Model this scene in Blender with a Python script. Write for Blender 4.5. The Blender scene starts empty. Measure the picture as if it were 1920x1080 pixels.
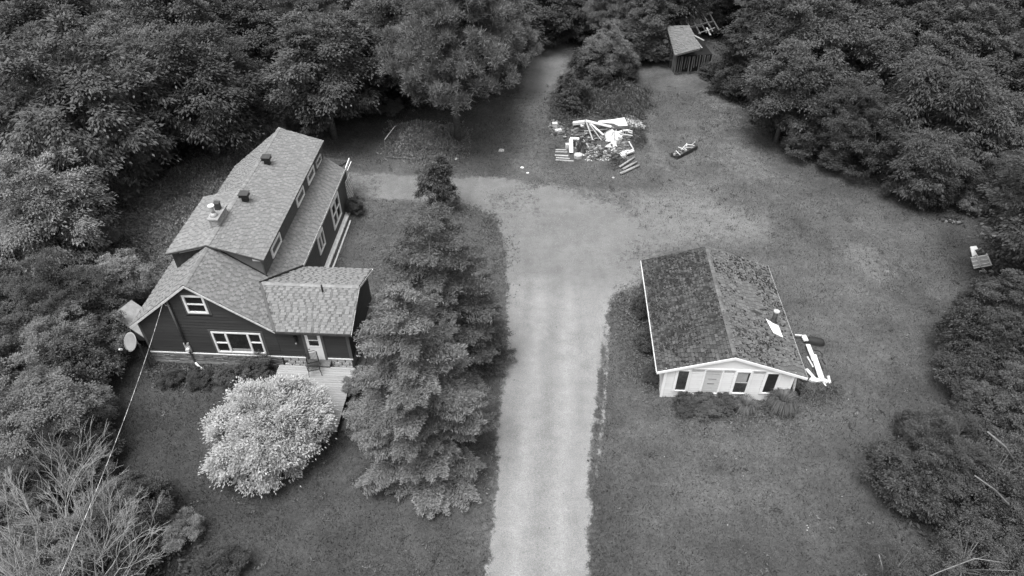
import bpy, math, random
import numpy as np
from mathutils import Vector, Matrix
rnd = random.Random(7)
RG = np.random.default_rng(11)
SC = bpy.context.scene
COL = SC.collection
# ---------------------------------------------------------------- camera, light, exposure
FPX, PITCH, CAMH = 1323.58, 41.292, 27.0
cam = bpy.data.cameras.new('camera'); cam.sensor_width = 36.0; cam.lens = FPX/1920*36.0
cam.clip_start = 0.5; cam.clip_end = 900.0
camo = bpy.data.objects.new('camera', cam); COL.objects.link(camo)
camo.location = (0, 0, CAMH); camo.rotation_euler = (math.radians(90-PITCH), 0, 0)
SC.camera = camo
W = bpy.data.worlds.new('World'); SC.world = W; W.use_nodes = True
nt = W.node_tree; nt.nodes.clear()
sky = nt.nodes.new('ShaderNodeTexSky'); sky.sky_type = 'NISHITA'; sky.sun_disc = False
SUN_EL, SUN_AZ = 72.0, -138.0        # azimuth measured from +Y towards +X
sky.sun_elevation = math.radians(SUN_EL); sky.sun_rotation = math.radians(SUN_AZ)
sky.air_density = 1.0; sky.dust_density = 4.0
bw = nt.nodes.new('ShaderNodeRGBToBW'); bg = nt.nodes.new('ShaderNodeBackground')
bg.inputs['Strength'].default_value = 0.125
wo = nt.nodes.new('ShaderNodeOutputWorld')
nt.links.new(sky.outputs[0], bw.inputs[0]); nt.links.new(bw.outputs[0], bg.inputs[0]); nt.links.new(bg.outputs[0], wo.inputs[0])
sun = bpy.data.lights.new('sun', 'SUN'); sun.energy = 1.5; sun.angle = math.radians(34); sun.color = (1, 1, 1)
so = bpy.data.objects.new('sun', sun); COL.objects.link(so)
_e, _a = math.radians(SUN_EL), math.radians(SUN_AZ)
_d = Vector((math.sin(_a)*math.cos(_e), math.cos(_a)*math.cos(_e), math.sin(_e)))
so.rotation_euler = _d.to_track_quat('Z', 'Y').to_euler(); so.location = (-30, 30, 60)
SC.view_settings.view_transform = 'Standard'; SC.view_settings.look = 'None'
SC.view_settings.exposure = 1.46; SC.view_settings.gamma = 1.0; SC.view_settings.use_curve_mapping = False
SC.render.engine = 'CYCLES'
SC.cycles.max_bounces = 6; SC.cycles.diffuse_bounces = 3; SC.cycles.transparent_max_bounces = 4

# ---------------------------------------------------------------- pixel of the photograph -> point at a known height
_th = math.radians(PITCH)
def ray(u, v):
    a, b = (u-960)/FPX, (540-v)/FPX
    return Vector((a, math.cos(_th)+b*math.sin(_th), -math.sin(_th)+b*math.cos(_th)))
def G(u, v, z=0.0):
    d = ray(u, v); t = (z-CAMH)/d.z
    return Vector((d.x*t, d.y*t, z))
def proj(X, Y, Z):
    Z = Z-CAMH; F = Y*math.cos(_th)-Z*math.sin(_th); U = Y*math.sin(_th)+Z*math.cos(_th)
    return 960+FPX*X/F, 540-FPX*U/F, F
def in_poly(x, y, P):
    x = np.asarray(x, float); y = np.asarray(y, float); c = np.zeros(x.shape, bool); n = len(P)
    for i in range(n):
        x1, y1 = P[i][0], P[i][1]; x2, y2 = P[i-1][0], P[i-1][1]
        if y1 == y2: continue
        c ^= ((y1 > y) != (y2 > y)) & (x < (x2-x1)*(y-y1)/(y2-y1)+x1)
    return c
def poly_dist(x, y, P):
    x = np.asarray(x, float); y = np.asarray(y, float); d = np.full(x.shape, 1e9)
    for i in range(len(P)):
        ax, ay = P[i-1][0], P[i-1][1]; bx, by = P[i][0]-ax, P[i][1]-ay
        t = np.clip(((x-ax)*bx+(y-ay)*by)/(bx*bx+by*by+1e-9), 0, 1)
        d = np.minimum(d, np.hypot(x-ax-t*bx, y-ay-t*by))
    return np.where(in_poly(x, y, P), d, -d)
def vnoise(x, y, s, seed=0):
    x = np.asarray(x)/s+seed*17.3; y = np.asarray(y)/s-seed*9.1
    xi = np.floor(x).astype(int); yi = np.floor(y).astype(int); fx = x-xi; fy = y-yi
    fx = fx*fx*(3-2*fx); fy = fy*fy*(3-2*fy)
    def h(a, b):
        v = np.sin(a*127.1+b*311.7+seed*74.7)*43758.5453
        return v-np.floor(v)
    return (h(xi, yi)*(1-fx)+h(xi+1, yi)*fx)*(1-fy)+(h(xi, yi+1)*(1-fx)+h(xi+1, yi+1)*fx)*fy
def fbm(x, y, s, seed=0, o=4):
    r = 0; a = .5; t = 0
    for i in range(o):
        r = r+a*vnoise(x, y, s/2**i, seed+i); t += a; a *= .5
    return r/t

# ---------------------------------------------------------------- materials (the photograph is black and white: all greys)
def mat(name, v, rough=.85, var=.18, scale=6., bump=.25, bscale=40., spec=.25, per=None, pamp=.25, stretch=None,
        spots=None, trans=0., attr=None, bdist=.02, metal=0., generated=False):
    m = bpy.data.materials.new(name); m.use_nodes = True; n = m.node_tree; n.nodes.clear(); A = n.nodes.new; Lk = n.links.new
    out = A('ShaderNodeOutputMaterial'); p = A('ShaderNodeBsdfPrincipled')
    p.inputs['Roughness'].default_value = rough; p.inputs['Specular IOR Level'].default_value = spec; p.inputs['Metallic'].default_value = metal
    tc = A('ShaderNodeTexCoord'); src = tc.outputs['Object']
    if stretch:
        mp = A('ShaderNodeMapping'); mp.inputs['Scale'].default_value = stretch; Lk(src, mp.inputs[0]); src = mp.outputs[0]
    def noise(s, det=5, w=None):
        t = A('ShaderNodeTexNoise'); t.inputs['Scale'].default_value = s; t.inputs['Detail'].default_value = det; Lk(src, t.inputs['Vector']); return t.outputs[0]
    def mth(op, a, b):
        q = A('ShaderNodeMath'); q.operation = op
        for i, k in enumerate((a, b)):
            if isinstance(k, (int, float)): q.inputs[i].default_value = k
            else: Lk(k, q.inputs[i])
        return q.outputs[0]
    def rng(x, a, b, c, d):
        q = A('ShaderNodeMapRange'); Lk(x, q.inputs[0])
        for i, k in enumerate((a, b, c, d)): q.inputs[i+1].default_value = k
        return q.outputs[0]
    cur = rng(noise(scale), .3, .7, v*(1-var), v*(1+var))
    cur = mth('MULTIPLY', cur, rng(noise(scale*9, 3), .3, .7, 1-var*.7, 1+var*.7))
    if per == 'object':
        oi = A('ShaderNodeObjectInfo'); cur = mth('MULTIPLY', cur, rng(oi.outputs['Random'], 0, 1, 1-pamp, 1+pamp))
    elif per == 'island':
        g = A('ShaderNodeNewGeometry'); cur = mth('MULTIPLY', cur, rng(g.outputs['Random Per Island'], 0, 1, 1-pamp, 1+pamp))
    if attr:
        at = A('ShaderNodeAttribute'); at.attribute_name = attr; cur = mth('MULTIPLY', cur, at.outputs['Fac'])
    if spots:      # (scale, threshold, value of the stain)
        s = rng(noise(spots[0], 6), spots[1], spots[1]+.08, 0, 1)
        mx = A('ShaderNodeMix'); mx.data_type = 'FLOAT'; Lk(s, mx.inputs[0]); Lk(cur, mx.inputs[2]); mx.inputs[3].default_value = spots[2]; cur = mx.outputs[0]
    Lk(cur, p.inputs['Base Color'])
    if bump:
        b = A('ShaderNodeBump'); b.inputs['Strength'].default_value = bump; b.inputs['Distance'].default_value = bdist
        Lk(noise(bscale, 4), b.inputs['Height']); Lk(b.outputs[0], p.inputs['Normal'])
    if trans:
        t = A('ShaderNodeBsdfTranslucent'); Lk(cur, t.inputs[0]); ms = A('ShaderNodeMixShader'); ms.inputs[0].default_value = trans
        Lk(p.outputs[0], ms.inputs[1]); Lk(t.outputs[0], ms.inputs[2]); Lk(ms.outputs[0], out.inputs[0])
    else: Lk(p.outputs[0], out.inputs[0])
    return m
def glass(name, v=.02):
    return mat(name, v, rough=.12, var=.35, scale=.8, bump=0, spec=.6)
M = {}
M['shingle'] = mat('roof_shingle', .168, .9, .08, 3, .4, 120, per='object', pamp=.14)
M['shingle_i'] = mat('roof_shingle_field', .168, .9, .08, 3, .4, 120, per='island', pamp=.14)
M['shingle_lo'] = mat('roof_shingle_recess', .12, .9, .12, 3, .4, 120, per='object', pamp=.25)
M['under'] = mat('roof_underlayer', .07, .95, .15, 3, .3, 90)
M['ridge'] = mat('roof_ridge_cap', .19, .9, .12, 4, .3, 90, per='island', pamp=.15)
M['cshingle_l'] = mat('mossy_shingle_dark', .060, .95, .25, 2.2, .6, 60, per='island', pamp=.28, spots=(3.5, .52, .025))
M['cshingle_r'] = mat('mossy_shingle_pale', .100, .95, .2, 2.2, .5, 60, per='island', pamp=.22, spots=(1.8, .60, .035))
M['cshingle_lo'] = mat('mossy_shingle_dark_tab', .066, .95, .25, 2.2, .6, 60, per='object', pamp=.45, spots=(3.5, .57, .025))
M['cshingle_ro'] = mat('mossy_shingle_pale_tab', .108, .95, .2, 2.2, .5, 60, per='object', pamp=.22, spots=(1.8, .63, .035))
M['cunder'] = mat('mossy_underlayer', .028, .98, .3, 3, .5, 60)
M['moss'] = mat('moss', .034, .98, .3, 8, .6, 60, per='island', pamp=.35)
M['siding_back'] = mat('siding_backing', .008, .9, .1, 3, 0)  # near black, so board gaps read as painted lap shadow lines
M['siding_back_w'] = mat('white_siding_backing', .25, .9, .1, 3, 0)  # darker than the boards, painting shadow lines into the gaps
M['siding_dark'] = mat('dark_painted_siding', .040, .6, .12, 1.5, .15, 60, per='object', pamp=.10, stretch=(.5, 2, 6))
M['side_wall'] = mat('dark_side_wall', .065, .75, .10, 1, .1, 60)
M['trim_grey'] = mat('grey_trim', .085, .6, .1, 3, .1, 50)
M['white'] = mat('white_paint', .74, .55, .05, 2.5, .08, 40)
M['siding_white'] = mat('white_vinyl_siding', .62, .5, .04, 1.5, .05, 40, per='object', pamp=.035, spots=(2.2, .68, .55))
M['gable_white'] = mat('white_gable_panel', .72, .5, .03, 1.5, .05, 40)
M['offwhite'] = mat('weathered_white_trim', .52, .7, .22, 7, .3, 60, spots=(9, .62, .18))
M['glass'] = glass('window_glass')
M['glass_g'] = mat('window_glass_grey', .05, .15, .5, 1.5, 0, 10, spec=.6)
M['blind'] = mat('pale_blind', .30, .8, .12, 2, .1, 30)
M['curtain'] = mat('inner_curtain', .06, .9, .3, 3, .1, 30)
M['ply'] = mat('plywood_board', .46, .85, .14, 2.5, .2, 50, stretch=(1, 1, 5), spots=(3, .66, .30))
M['stone_b'] = mat('foundation_stone', .16, .9, .2, 9, .5, 50, per='island', pamp=.32)
M['block'] = mat('concrete_block', .42, .9, .15, 6, .3, 50, per='object', pamp=.15)
M['concrete'] = mat('pale_concrete', .24, .9, .18, 4, .3, 50)
M['whitewash'] = mat('whitewashed_ledge', .68, .85, .15, 3, .3, 40)
M['plank'] = mat('deck_plank', .24, .85, .14, 3, .25, 60, per='object', pamp=.13, stretch=(.6, 8, 8))
M['oldwood'] = mat('weathered_wood', .10, .9, .25, 4, .3, 50, per='object', pamp=.35, stretch=(3, 3, .8))
M['darkwood'] = mat('dark_wood', .035, .9, .3, 5, .3, 50)
M['barnshingle'] = mat('barn_shingle', .13, .95, .2, 4, .4, 60, per='object', pamp=.15)
M['black_metal'] = mat('black_metal', .012, .5, .2, 6, .05, 50, spec=.4)
M['dark_metal'] = mat('dark_metal', .04, .5, .25, 6, .1, 50, spec=.4)
M['grey_metal'] = mat('galvanised_metal', .33, .45, .15, 5, .1, 50, spec=.5)
M['pale_metal'] = mat('pale_metal', .62, .4, .1, 5, .05, 50, spec=.5)
M['dish'] = mat('dish_enamel', .22, .5, .08, 3, .05, 40)
M['brick'] = mat('chimney_brick', .30, .9, .2, 8, .4, 60, per='object', pamp=.2)
M['rubber'] = mat('black_rubber', .022, .7, .2, 6, .2, 60)
M['plastic_b'] = mat('black_plastic_sheet', .03, .4, .3, 4, .3, 20, spec=.5)
M['tarp'] = mat('white_tarp', .55, .6, .06, 3, .3, 10, bdist=.06)
M['board_pale'] = mat('pale_board', .36, .8, .15, 5, .2, 50, per='object', pamp=.25, stretch=(1, 6, 6))
M['log'] = mat('grey_log', .24, .9, .25, 7, .5, 40)
M['rock'] = mat('pale_rock', .35, .9, .2, 5, .4, 30)
M['rubble'] = mat('broken_masonry', .13, .95, .25, 6, .4, 40, per='island', pamp=.85)
M['bark'] = mat('tree_bark', .09, .95, .3, 8, .5, 30)
M['birch'] = mat('white_birch_bark', .17, .8, .2, 4, .3, 30, spots=(7, .62, .08))
M['deadwood'] = mat('pale_dead_wood', .26, .9, .2, 6, .3, 30)
M['soil'] = mat('dark_soil', .03, .95, .3, 5, .4, 30)
def leafmat(name, v, tr=.22, pamp=.16, rough=.55, spec=.3):
    return mat(name, v, rough, .16, 1.1, 0, 10, spec, per='object', pamp=pamp, trans=tr, attr='tint')
M['leaf_dark'] = leafmat('leaves_dark', .050)
M['leaf_mid'] = leafmat('leaves_mid', .068)
M['leaf_light'] = leafmat('leaves_light', .14)
M['leaf_pine'] = leafmat('pine_needles', .15, .35)
M['leaf_hem'] = leafmat('hemlock_fronds', 0.038)
M['leaf_spruce'] = leafmat('spruce_needles', .080, .15, .05)
M['leaf_spruce_n'] = leafmat('pale_spruce_needles', .118, .15, .05)
M['leaf_rough'] = leafmat('rough_grass', .20, .2, .0, .8, .15)  # dry pale grass, colour raised further to offset tree shade
M['leaf_white'] = leafmat('white_variegated_leaves', .33, .25, .0)
M['leaf_weed'] = leafmat('weed_leaves', .095)
M['leaf_under'] = leafmat('undergrowth_leaves', .055)
M['blade'] = leafmat('grass_blades', 0.078, .2, .0, .8, .15)
M['pebble'] = mat('gravel_stone', .19, .9, .1, 5, 0, 10, per='island', pamp=.55)

def ground_mat():
    m = bpy.data.materials.new('lawn_and_gravel'); m.use_nodes = True; n = m.node_tree; n.nodes.clear(); A = n.nodes.new; Lk = n.links.new
    out = A('ShaderNodeOutputMaterial'); p = A('ShaderNodeBsdfPrincipled'); p.inputs['Roughness'].default_value = .95; p.inputs['Specular IOR Level'].default_value = .1
    tc = A('ShaderNodeTexCoord'); src = tc.outputs['Object']
    def noise(s, det=6, rough=.6):
        t = A('ShaderNodeTexNoise'); t.inputs['Scale'].default_value = s; t.inputs['Detail'].default_value = det; t.inputs['Roughness'].default_value = rough; Lk(src, t.inputs['Vector']); return t.outputs[0]
    def rng(x, a, b, c, d):
        q = A('ShaderNodeMapRange'); Lk(x, q.inputs[0])
        for i, k in enumerate((a, b, c, d)): q.inputs[i+1].default_value = k
        return q.outputs[0]
    def mth(op, a, b):
        q = A('ShaderNodeMath'); q.operation = op
        for i, k in enumerate((a, b)):
            if isinstance(k, (int, float)): q.inputs[i].default_value = k
            else: Lk(k, q.inputs[i])
        return q.outputs[0]
    def mix(f, a, b):
        x = A('ShaderNodeMix'); x.data_type = 'FLOAT'; Lk(f, x.inputs[0]); Lk(a, x.inputs[2]); Lk(b, x.inputs[3]); return x.outputs[0]
    def att(k):
        a = A('ShaderNodeAttribute'); a.attribute_name = k; return a.outputs['Fac']
    grass = mth('MULTIPLY', rng(noise(.45), .3, .7, .045, .078), rng(noise(3.2), .3, .7, .82, 1.18))
    grass = mth('MULTIPLY', grass, rng(noise(20, 4, .8), .3, .7, .50, 1.50))
    grass = mth('MULTIPLY', grass, rng(noise(7, 5, .75), .3, .7, .80, 1.20))
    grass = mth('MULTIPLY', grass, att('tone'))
    mp = A('ShaderNodeMapping'); mp.inputs['Scale'].default_value = (2.6, .10, 1); Lk(src, mp.inputs[0]); sn = A('ShaderNodeTexNoise'); sn.inputs['Scale'].default_value = 1.; sn.inputs['Detail'].default_value = 3; Lk(mp.outputs[0], sn.inputs['Vector'])
    grav = mth('MULTIPLY', rng(noise(.8), .3, .7, .178, .214), rng(noise(22, 5, .9), .3, .7, .50, 1.50))
    grav = mth('MULTIPLY', grav, rng(sn.outputs[0], .3, .7, .97, 1.03)); grav = mth('MULTIPLY', grav, att('wheel'))
    grav = mth('MULTIPLY', grav, rng(noise(1.6, 7, .7), .3, .7, .93, 1.06)); grav = mth('MULTIPLY', grav, rng(noise(5.5, 3, .5), .70, .76, 1, .55))
    dirt = mth('MULTIPLY', rng(noise(1.1), .3, .7, .115, .155), rng(noise(14, 5, .7), .3, .7, .75, 1.25))
    # thin patchy ground, also paled against tree shade, where 'wear' is high, clean gravel where 'gravel' is high; the noise makes the edges ragged
    w = mth('ADD', att('wear_and_light'), rng(noise(2.4, 8, .75), .25, .75, -.38, .38))
    g = mth('ADD', att('gravel'), rng(noise(2.2, 9, .8), .25, .75, -.42, .42))
    cur = mix(rng(w, .35, .75, 0, 1), grass, dirt)
    cur = mix(rng(g, .42, .62, 0, 1), cur, grav)
    Lk(cur, p.inputs['Base Color'])
    b = A('ShaderNodeBump'); b.inputs['Strength'].default_value = .7; b.inputs['Distance'].default_value = .05
    Lk(noise(16, 6, .75), b.inputs['Height']); Lk(b.outputs[0], p.inputs['Normal'])
    Lk(p.outputs[0], out.inputs[0]); return m
M['ground'] = ground_mat()

# ---------------------------------------------------------------- object helpers
def link(o, parent=None):
    COL.objects.link(o)
    if parent: o.parent = parent
    return o
def tag(o, label=None, cat=None, group=None, kind=None):
    if label: o['label'] = label
    if cat: o['category'] = cat
    if group: o['group'] = group
    if kind: o['kind'] = kind
    return o
def thing(name, label, cat, loc=(0, 0, 0), rz=0., group=None):
    o = bpy.data.objects.new(name, None); o.empty_display_size = .3; link(o); o.location = loc; o.rotation_euler = (0, 0, rz)
    return tag(o, label, cat, group)
def fastmesh(name, V, F, m, attrs=None, smooth=False):
    V = np.asarray(V, np.float32); F = np.asarray(F, np.int32); k = F.shape[1]
    me = bpy.data.meshes.new(name); me.vertices.add(len(V)); me.vertices.foreach_set('co', V.ravel())
    me.loops.add(F.size); me.loops.foreach_set('vertex_index', F.ravel())
    me.polygons.add(len(F)); me.polygons.foreach_set('loop_start', np.arange(0, F.size, k, dtype=np.int32))
    if smooth: me.polygons.foreach_set('use_smooth', np.ones(len(F), bool))
    me.update(calc_edges=True)
    for nm, (dom, arr) in (attrs or {}).items():
        a = me.attributes.new(nm, 'FLOAT', dom); a.data.foreach_set('value', np.asarray(arr, np.float32))
    me.materials.append(m); return me
def place(name, me, parent=None, loc=None):
    o = bpy.data.objects.new(name, me); link(o, parent)
    if loc is not None: o.location = loc
    return o
class MB:
    def __init__(s): s.v = []; s.f = []
    def add(s, vs, fs):
        b = len(s.v); s.v += [tuple(x) for x in vs]; s.f += [tuple(b+i for i in q) for q in fs]; return s
    def box(s, c, d, rz=0., R=None):
        c = Vector(c); R = R or Matrix.Rotation(rz, 3, 'Z'); vs = []
        for z in (-.5, .5):
            for x, y in ((-.5, -.5), (.5, -.5), (.5, .5), (-.5, .5)): vs.append(c+R @ Vector((x*d[0], y*d[1], z*d[2])))
        return s.add(vs, [(3, 2, 1, 0), (4, 5, 6, 7), (0, 1, 5, 4), (1, 2, 6, 5), (2, 3, 7, 6), (3, 0, 4, 7)])
    def b2(s, a, b):
        return s.box([(a[i]+b[i])/2 for i in range(3)], [abs(b[i]-a[i]) for i in range(3)])
    def prism(s, top, off):
        n = len(top); top = [Vector(t) for t in top]; off = Vector(off)
        fs = [tuple(range(n)), tuple(range(2*n-1, n-1, -1))]+[(i, n+i, n+(i+1) % n, (i+1) % n) for i in range(n)]
        return s.add(top+[t+off for t in top], fs)
    def bar(s, a, b, w, h, up=(0, 0, 1)):
        a = Vector(a); b = Vector(b); d = (b-a); L = d.length; d.normalize(); r = d.cross(Vector(up))
        if r.length < 1e-3: r = d.cross(Vector((1, 0, 0)))
        r.normalize(); u = r.cross(d); R = Matrix((d, r, u)).transposed()
        return s.box((a+b)/2, (L, w, h), R=R)
    def tube(s, P, Rr, n=8, cap=True):
        P = [Vector(p) for p in P]
        if not isinstance(Rr, (list, tuple)): Rr = [Rr]*len(P)
        base = len(s.v)
        for i, p in enumerate(P):
            d = (P[min(i+1, len(P)-1)]-P[max(i-1, 0)]).normalized(); r = d.cross(Vector((0.13, .21, 1)))
            if r.length < 1e-3: r = d.cross(Vector((1, 0, 0)))
            r.normalize(); u = d.cross(r)
            for k in range(n):
                a = 2*math.pi*k/n; s.v.append(tuple(p+(r*math.cos(a)+u*math.sin(a))*Rr[i]))
        for i in range(len(P)-1):
            for k in range(n):
                s.f.append((base+i*n+k, base+i*n+(k+1) % n, base+(i+1)*n+(k+1) % n, base+(i+1)*n+k))
        if cap:
            s.f.append(tuple(base+k for k in range(n-1, -1, -1))); s.f.append(tuple(base+(len(P)-1)*n+k for k in range(n)))
        return s
    def blob(s, c, r, seed=0, n=7, m=4, amp=.25):
        rr = random.Random(seed); c = Vector(c); vs = []
        for j in range(m+1):
            t = math.pi*j/m
            for k in range(n):
                a = 2*math.pi*k/n; q = 1+rr.uniform(-amp, amp)
                vs.append(c+Vector((r[0]*q*math.sin(t)*math.cos(a), r[1]*q*math.sin(t)*math.sin(a), r[2]*q*math.cos(t))))
        fs = [(j*n+k, (j+1)*n+k, (j+1)*n+(k+1) % n, j*n+(k+1) % n) for j in range(m) for k in range(n)]
        return s.add(vs, fs)
    def mesh(s, name, m, smooth=False):
        me = bpy.data.meshes.new(name); me.from_pydata(s.v, [], s.f); me.materials.append(m)
        if smooth: me.polygons.foreach_set('use_smooth', [True]*len(me.polygons))
        me.update(); return me
    def build(s, name, m, parent=None, smooth=False, bevel=0.):
        o = place(name, s.mesh(name, m, smooth), parent)
        if bevel:
            b = o.modifiers.new('bevel', 'BEVEL'); b.width = bevel; b.segments = 1; b.limit_method = 'ANGLE'
        return o
def one(name, mb, m, label, cat, group=None, loc=None, rz=0., smooth=False, kind=None):
    o = mb.build(name, m, None, smooth); tag(o, label, cat, group, kind)
    if loc is not None: o.location = loc; o.rotation_euler = (0, 0, rz)
    return o

# ================================================================ GROUND
DRIVE = [(912, 1100), (915, 1060), (922, 980), (934, 880), (946, 700), (955, 600), (950, 520), (948, 470), (940, 435), (925, 408), (890, 392), (850, 385), (775, 378), (650, 372),
         (648, 322), (760, 328), (930, 331), (1000, 343), (1090, 352), (1180, 368), (1225, 400), (1225, 440), (1210, 470), (1200, 500), (1200, 530), (1165, 545), (1146, 570), (1136, 610), (1124, 700),
         (1112, 800), (1102, 900), (1102, 980), (1098, 1100)]
WEAR = [(1180, 360), (1330, 372), (1440, 420), (1440, 455), (1330, 455), (1200, 480), (1190, 430)]
RUT = [(1130, 570), (1146, 590), (1144, 680), (1136, 790), (1122, 900), (1112, 900), (1124, 790), (1133, 690)]
RAMP = [(1203, 245), (1222, 250), (1250, 300), (1268, 322), (1250, 325), (1228, 312), (1213, 275)]
ROUGH = [(215, 560), (205, 480), (200, 425), (240, 385), (300, 345), (430, 285), (500, 250), (520, 290), (400, 390), (320, 480), (260, 580)]
VERGE = [(880, 200), (1000, 100), (1060, 80), (1060, 160), (1030, 330), (860, 325), (640, 315), (640, 240), (760, 215)]
TRACK = [(1010, 75), (1055, 78), (1062, 110), (1042, 160), (1030, 220), (1022, 330), (940, 330), (952, 260), (968, 190), (985, 130)]
def wp(P): return [tuple(G(u, v)[:2]) for u, v in P]
CLEAR_PX = [(430, 1100), (380, 985), (255, 880), (175, 850), (165, 720), (195, 640), (205, 590), (190, 490), (185, 425), (225, 385), (290, 335), (430, 275), (520, 232), (700, 222), (780, 212), (900, 200), (962, 140), (1005, 72), (1060, 62), (1085, 120), (1090, 185),
            (1190, 175), (1200, 120), (1240, 115), (1250, 35), (1335, 35), (1345, 140), (1400, 215), (1500, 300), (1620, 350), (1760, 390), (1850, 425), (1830, 480), (1840, 570), (1800, 650), (1800, 700), (1745, 790), (1665, 860), (1690, 930), (1680, 1000), (1630, 1060), (1630, 1100)]
wROUGH, wVERGE = wp(ROUGH), wp(VERGE)
wDRIVE, wWEAR, wRUT, wRAMP, wTRACK, wCLEAR = [wp(P) for P in (DRIVE, WEAR, RUT, RAMP, TRACK, CLEAR_PX)]
def smst(x, a, b):
    t = np.clip((x-a)/(b-a), 0, 1); return t*t*(3-2*t)
def fields(X, Y):
    jit = (fbm(X, Y, 1.6, 3)-.5)*1.0
    soft = 1.5*smst(Y, 29, 34)*smst(X, .5, 7); big = (fbm(X, Y, 4., 13)-.5)*3.2
    pd = poly_dist(X, Y, wDRIVE)
    g = smst(pd+jit*.6+big*soft, -.55-2.4*soft, .50+2.4*soft)
    g = g*(1-.22*smst(fbm(X, Y, 3.5, 14), .45, .7)*smst(Y, 27, 33))
    # strip of grass growing on the right-hand side of the drive near the camera
    rut = smst(poly_dist(X, Y, wRUT)+jit*.2, -.22, .22)*.62
    g = np.maximum(g, rut)
    g = np.maximum(g, smst(poly_dist(X, Y, wRAMP)+jit*.3, -.3, .3)*.60)
    # the far part of the yard is worn thin instead of clean gravel
    far = smst(Y, 33, 40)*smst(X, 4, 8)
    g = g*(1-.30*far)
    g = g*(1-.28*smst(Y, 36, 39)*(X < 2))
    w = smst(poly_dist(X, Y, wDRIVE), -1.6, .3)*.42
    w = np.maximum(w, smst(poly_dist(X, Y, wWEAR)+jit, -2.5, 1.5)*.75)
    w = np.maximum(w, smst(poly_dist(X, Y, wTRACK)+jit, -1.5, 1.2)*(.52+.42*smst(Y, 49, 58)))  # worn track; its far end is paled further against the pine's shade
    w = np.maximum(w, .50*smst(fbm(X, Y, 4, 9), .42, .72)*smst(X, 8, 13)*smst(Y, 22, 30))
    w = np.maximum(w, smst(poly_dist(X, Y, wROUGH)+jit*2, -1.5, 1)*.8)  # pale uncut grass, lightened further in colour to offset tree shade
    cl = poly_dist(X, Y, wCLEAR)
    tone = .80+.28*smst(cl, -1, 6)  # tree shade put into the lawn colour toward the wood edge
    tone = tone*(.80+.40*fbm(X, Y, 5, 21))*(1+.04*smst(Y, 38, 48))*(1+.16*smst(poly_dist(X, Y, wVERGE)+jit, -2, 1)+.3*smst(poly_dist(X, Y, wROUGH)+jit, -2, 1))  # far lawn and rough grass lightened in colour against tree shade
    tone = tone*(1-.22*smst(-X, 3, 7)*smst(-Y, -30, -24))*(.9+.25*fbm(X, Y, 1.3, 22))  # left lawn darkened in its colour for the shade of the trees
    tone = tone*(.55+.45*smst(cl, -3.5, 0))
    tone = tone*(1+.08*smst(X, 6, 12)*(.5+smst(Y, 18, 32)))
    return g, w, tone
CS = .2
xs = np.arange(-40, 44, CS); ys = np.arange(9, 82, CS)
XX, YY = np.meshgrid(xs, ys); gF, wF, tF = fields(XX, YY)
def wheel(X, Y):
    le = np.interp(Y, [13, 16, 20, 25, 30, 33, 36], [-1.0, -.9, -.35, -.1, -.25, -.3, -.9]); ri = np.interp(Y, [13, 16, 20, 25, 30, 36], [3.0, 3.1, 3.4, 4.0, 5.0, 6.0])
    c = (le+ri)/2+(fbm(X*0+3, Y, 6, 77)-.5)*.6; d = np.abs(X-c); f = 1-smst(Y, 30, 36)
    far = smst(Y+(fbm(X, Y, 3, 78)-.5)*3, 29, 34)*(.20+.22*fbm(X, Y, 2.5, 79))
    return (1-far)*(1+f*(0.11*np.exp(-((d-.85)/.32)**2)-.12*np.exp(-(d/.4)**2)-.07*np.exp(-((d-1.6)/.3)**2)))
def gheight(X, Y): return (fbm(X, Y, 3.0, 5)-.5)*.10+(fbm(X, Y, .7, 6)-.5)*.03
dd = poly_dist(XX, YY, wDRIVE)
ZZ = gheight(XX, YY)*(1-.6*smst(dd, -.3, .3))-.03*smst(dd, -.1, .4)+.02-.06*smst(poly_dist(XX, YY, wRUT), -.2, .1)
ny, nx = XX.shape
idx = np.arange(ny*nx).reshape(ny, nx)
Q = np.stack([idx[:-1, :-1], idx[:-1, 1:], idx[1:, 1:], idx[1:, :-1]], -1).reshape(-1, 4)
ddc = dd[:-1, :-1].ravel(); isd = ddc > 0
VV = np.stack([XX, YY, ZZ], -1).reshape(-1, 3)
def sub(Qs, name, **k):
    u, inv = np.unique(Qs, return_inverse=True); inv = inv.reshape(Qs.shape)
    me = fastmesh(name, VV[u], inv, M['ground'], {'gravel': ('POINT', gF.ravel()[u]), 'wear_and_light': ('POINT', wF.ravel()[u]), 'tone': ('POINT', tF.ravel()[u]), 'wheel': ('POINT', wheel(VV[u, 0], VV[u, 1]))}, True)
    o = place(name, me); o['kind'] = 'structure'; return o
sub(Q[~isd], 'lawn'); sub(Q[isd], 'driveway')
gm = MB(); gm.add([(-400, -60, -.25), (400, -60, -.25), (400, 600, -.25), (-400, 600, -.25)], [(0, 1, 2, 3)])
go = gm.build('ground', M['soil']); go['kind'] = 'structure'

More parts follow.
